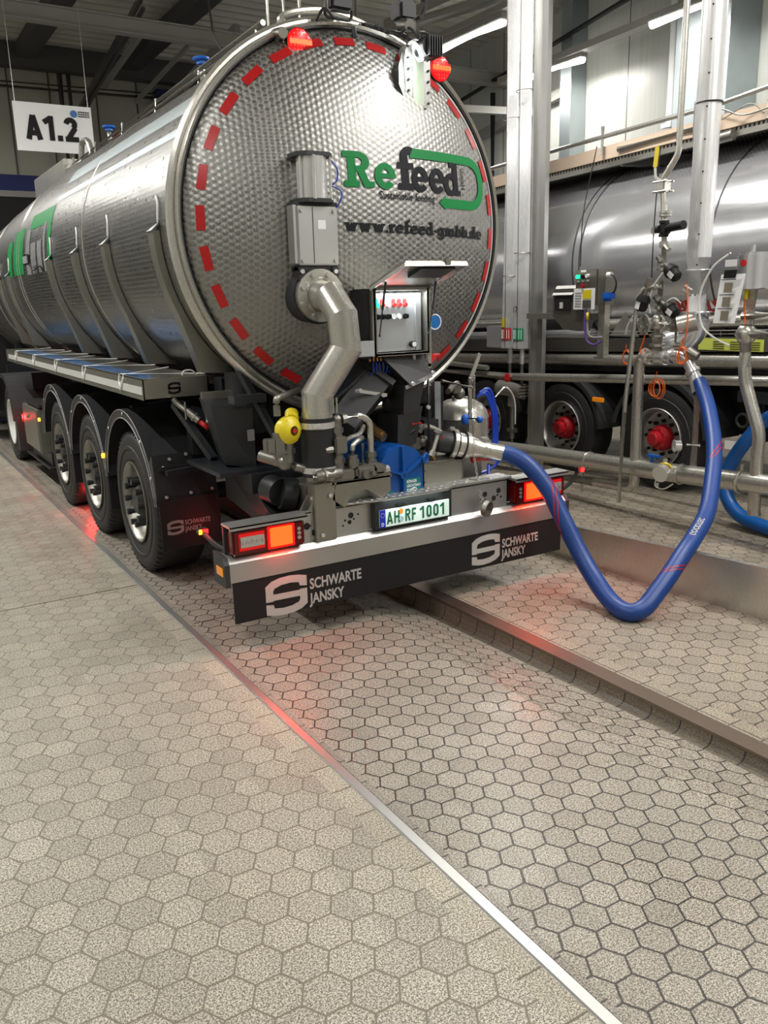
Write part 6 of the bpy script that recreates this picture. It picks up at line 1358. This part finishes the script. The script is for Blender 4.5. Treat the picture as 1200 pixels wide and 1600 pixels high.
# =================================================================== HOSES
hp = smooth_path([(.752, .099, .912), (.80, .06, .895), (.86, -.03, .84), (.925, -.15, .70), (.965, -.28, .49), (.985, -.42, .29), (.965, -.58, .16), (.925, -.76, .075), (.92, -.90, .052), (1.0, -.945, .075), (1.12, -.935, .145), (1.26, -.912, .23), (1.42, -.875, .325), (1.58, -.82, .385), (1.85, -.70, .475), (2.1, -.54, .61), (2.4, -.315, .82), (2.65, -.06, 1.04), (2.82, .14, 1.17), (2.87, .215, 1.225)], 10)
mb = MB(); mb.tube(hp, .056, 24); HS = tag(obj('transfer_hose', mb, 'blueh'), 'thick blue rubber transfer hose sagging from the trailer outlet to the manifold', 'hose')
def hose_band(i0, i1, a0, a1, width, m, nm, par, path=hp, R=.0572):
    mb = MB(); n = 16; prev = None
    L = len(path)
    for k in range(n + 1):
        t = i0 + (i1 - i0) * k / n; i = int(t); f = t - i; p = path[i].lerp(path[min(i + 1, L - 1)], f); d = (path[min(i + 1, L - 1)] - path[max(i - 1, 0)]).normalized()
        u = V((0, 0, 1)).cross(d); u.normalize(); w = d.cross(u); a = a0 + (a1 - a0) * k / n
        cur = [p + (u * cos(radians(a + s * width)) + w * sin(radians(a + s * width))) * R for s in (-1, 0, 1)]
        if prev:
            for j in range(2): mb.face([mb.b.verts.new(q) for q in (prev[j], cur[j], cur[j + 1], prev[j + 1])], True)
        prev = cur
    return obj(nm, mb, m, par, fix=False)
for i0, i1 in ((28, 46), (108, 119), (156, 166)):
    for o in (0, 26): hose_band(i0, i1, 60 + o, 240 + o, 4.5, 'labelred', 'red_stripe', HS)
def hose_text(s, i0, ang, size, flip=1):
    # arc length table
    acc = [0]
    for a, b in zip(hp, hp[1:]): acc.append(acc[-1] + (b - a).length)
    def mp(a, b):
        t = acc[i0] + flip * a; j = 0
        while j < len(acc) - 2 and acc[j + 1] < t: j += 1
        f = (t - acc[j]) / max(1e-6, acc[j + 1] - acc[j]); p = hp[j].lerp(hp[j + 1], f); d = (hp[min(j + 2, len(hp) - 1)] - hp[max(j - 1, 0)]).normalized()
        u = V((0, 0, 1)).cross(d).normalized(); w = d.cross(u); an = radians(ang) + flip * b / .056
        return p + (u * cos(an) + w * sin(an)) * .0578
    text_obj('hose_print', s, size, 'logo', HS, mp, .0014, .9)
hose_text('GOODTEC NBR', 48, 222, .058, 1); hose_text('GOODTEC', 128, 80, .05, 1)
h2 = smooth_path([(3.6, -.75, 1.25), (3.5, -.38, 1.02), (3.45, -.05, .92), (3.4, .10, .74), (3.35, .22, .50), (3.3, .22, .30), (3.25, .08, .14), (3.2, -.2, .075), (3.2, -.7, .062), (3.3, -1.3, .062)], 8)
mb = MB(); mb.tube(h2, .058, 20); H2 = tag(obj('transfer_hose', mb, mat('blue_hose_lighter', (.005, .09, .34), .35)), 'second blue hose curving behind the bent pipe at the right edge', 'hose')
hose_band(22, 26, 100, 260, 5, 'labelred', 'red_stripe', H2, h2, .059)
mb = MB(); mb.tube(bend_path([(3.6, -.75, 1.23), (3.62, -.85, 1.4), (3.62, -.9, 1.6)], .1), .05, 12); mb.cyl((3.62, -.9, 0), (3.62, -.9, 1.6), .04, 12); tag(obj('stand_pipe', mb, 'steel'), 'stand pipe holding the second blue hose, right edge', 'pipe')

# =================================================================== LIGHT
def area(nm, loc, sx, sy, e, col=(1, .975, .925), rot=(0, 0, 0)):
    L = bpy.data.lights.new(nm, 'AREA'); L.shape = 'RECTANGLE'; L.size = sx; L.size_y = sy; L.energy = e; L.color = col
    o = bpy.data.objects.new(nm, L); COL.objects.link(o); o.location = loc; o.rotation_euler = rot; return o
for y in (-4.6, -1.4, 1.8, 5.0, 8.2, 11.4): area('tube_light', (-3.4, y, 5.33), .14, 1.6, 60 if y < -1 else 100)
for y in (-5.4, -2.2): area('tube_light', (1.6, y, 5.33), .14, 1.6, 55)
area('tube_light', (5.2, 6.3, 5.42), .14, 1.6, 90); area('tube_light', (3.3, -1.8, 5.33), .14, 1.6, 110); area('tube_light', (3.3, -5., 5.33), .14, 1.6, 110); area('tube_light', (2.3, 2.2, 5.33), .14, 1.6, 130)  # those over the pipework and between the tankers are added fill, out of view
for x, y in ((7.5, 7.0), (7.12, 3.8), (7.1, .5)): area('tube_light', (x, y, 5.42), .14, 1.5, 60)
def spot(nm, loc, tgt, e, col, size=70, r=.03):
    L = bpy.data.lights.new(nm, 'SPOT'); L.energy = e; L.color = col; L.spot_size = radians(size); L.spot_blend = .6; L.shadow_soft_size = r
    o = bpy.data.objects.new(nm, L); COL.objects.link(o); o.location = loc; o.rotation_euler = (V(tgt) - V(loc)).to_track_quat('-Z', 'Y').to_euler(); return o
spot('flood_light', (.335, .40, 3.36), (.22, .55, 3.15), 3.5, (.9, 1., .98), 95)
area('cabinet_light', (.02, .185, 1.972), .32, .02, 3.2, (.92, .98, 1.), (radians(8), 0, 0))
area('plate_light', (-.02, -.045, .742), .42, .015, .35, (.8, 1, .92), (radians(20), 0, 0))
for s_ in (-1, 1): area('tail_light', (s_ * .935, -.045, .60), .16, .03, 1.9, (1, .035, .012), (radians(-28), 0, 0))
for p, e in (((-1.27, 6.7, .67), 2.2), ((-.95, 1.0, .45), .9), ((-1.275, .27, .655), .25), ((-1.1, 4.1, .2), 3.5), ((1.39, -.04, .74), .5)):
    L = bpy.data.lights.new('marker_glow', 'POINT'); L.energy = e; L.color = (1, .02, .02); L.shadow_soft_size = .03; o = bpy.data.objects.new('marker_glow', L); COL.objects.link(o); o.location = p
w = bpy.data.worlds.new('world'); scene.world = w; w.use_nodes = True
w.node_tree.nodes['Background'].inputs[0].default_value = (.8, .8, .75, 1); w.node_tree.nodes['Background'].inputs[1].default_value = .3

# =================================================================== CAMERA
cam = bpy.data.cameras.new('camera'); co = bpy.data.objects.new('camera', cam); COL.objects.link(co)
yaw, pitch, roll, fpx = .5472, -.2468, -.0262, 1308.69
f = V((sin(yaw) * cos(pitch), cos(yaw) * cos(pitch), sin(pitch))); r0 = V((cos(yaw), -sin(yaw), 0)); u0 = r0.cross(f)
r_ = r0 * cos(roll) + u0 * sin(roll); u_ = -r0 * sin(roll) + u0 * cos(roll)
co.matrix_world = Matrix(((r_.x, u_.x, -f.x, -2.805), (r_.y, u_.y, -f.y, -4.2032), (r_.z, u_.z, -f.z, 1.9181), (0, 0, 0, 1)))
cam.sensor_fit = 'HORIZONTAL'; cam.sensor_width = 36; cam.lens = fpx / 1200 * 36; cam.clip_start = .05; cam.clip_end = 100
scene.camera = co
scene.view_settings.view_transform = 'Standard'
scene.view_settings.look = 'None'
scene.view_settings.exposure = .26
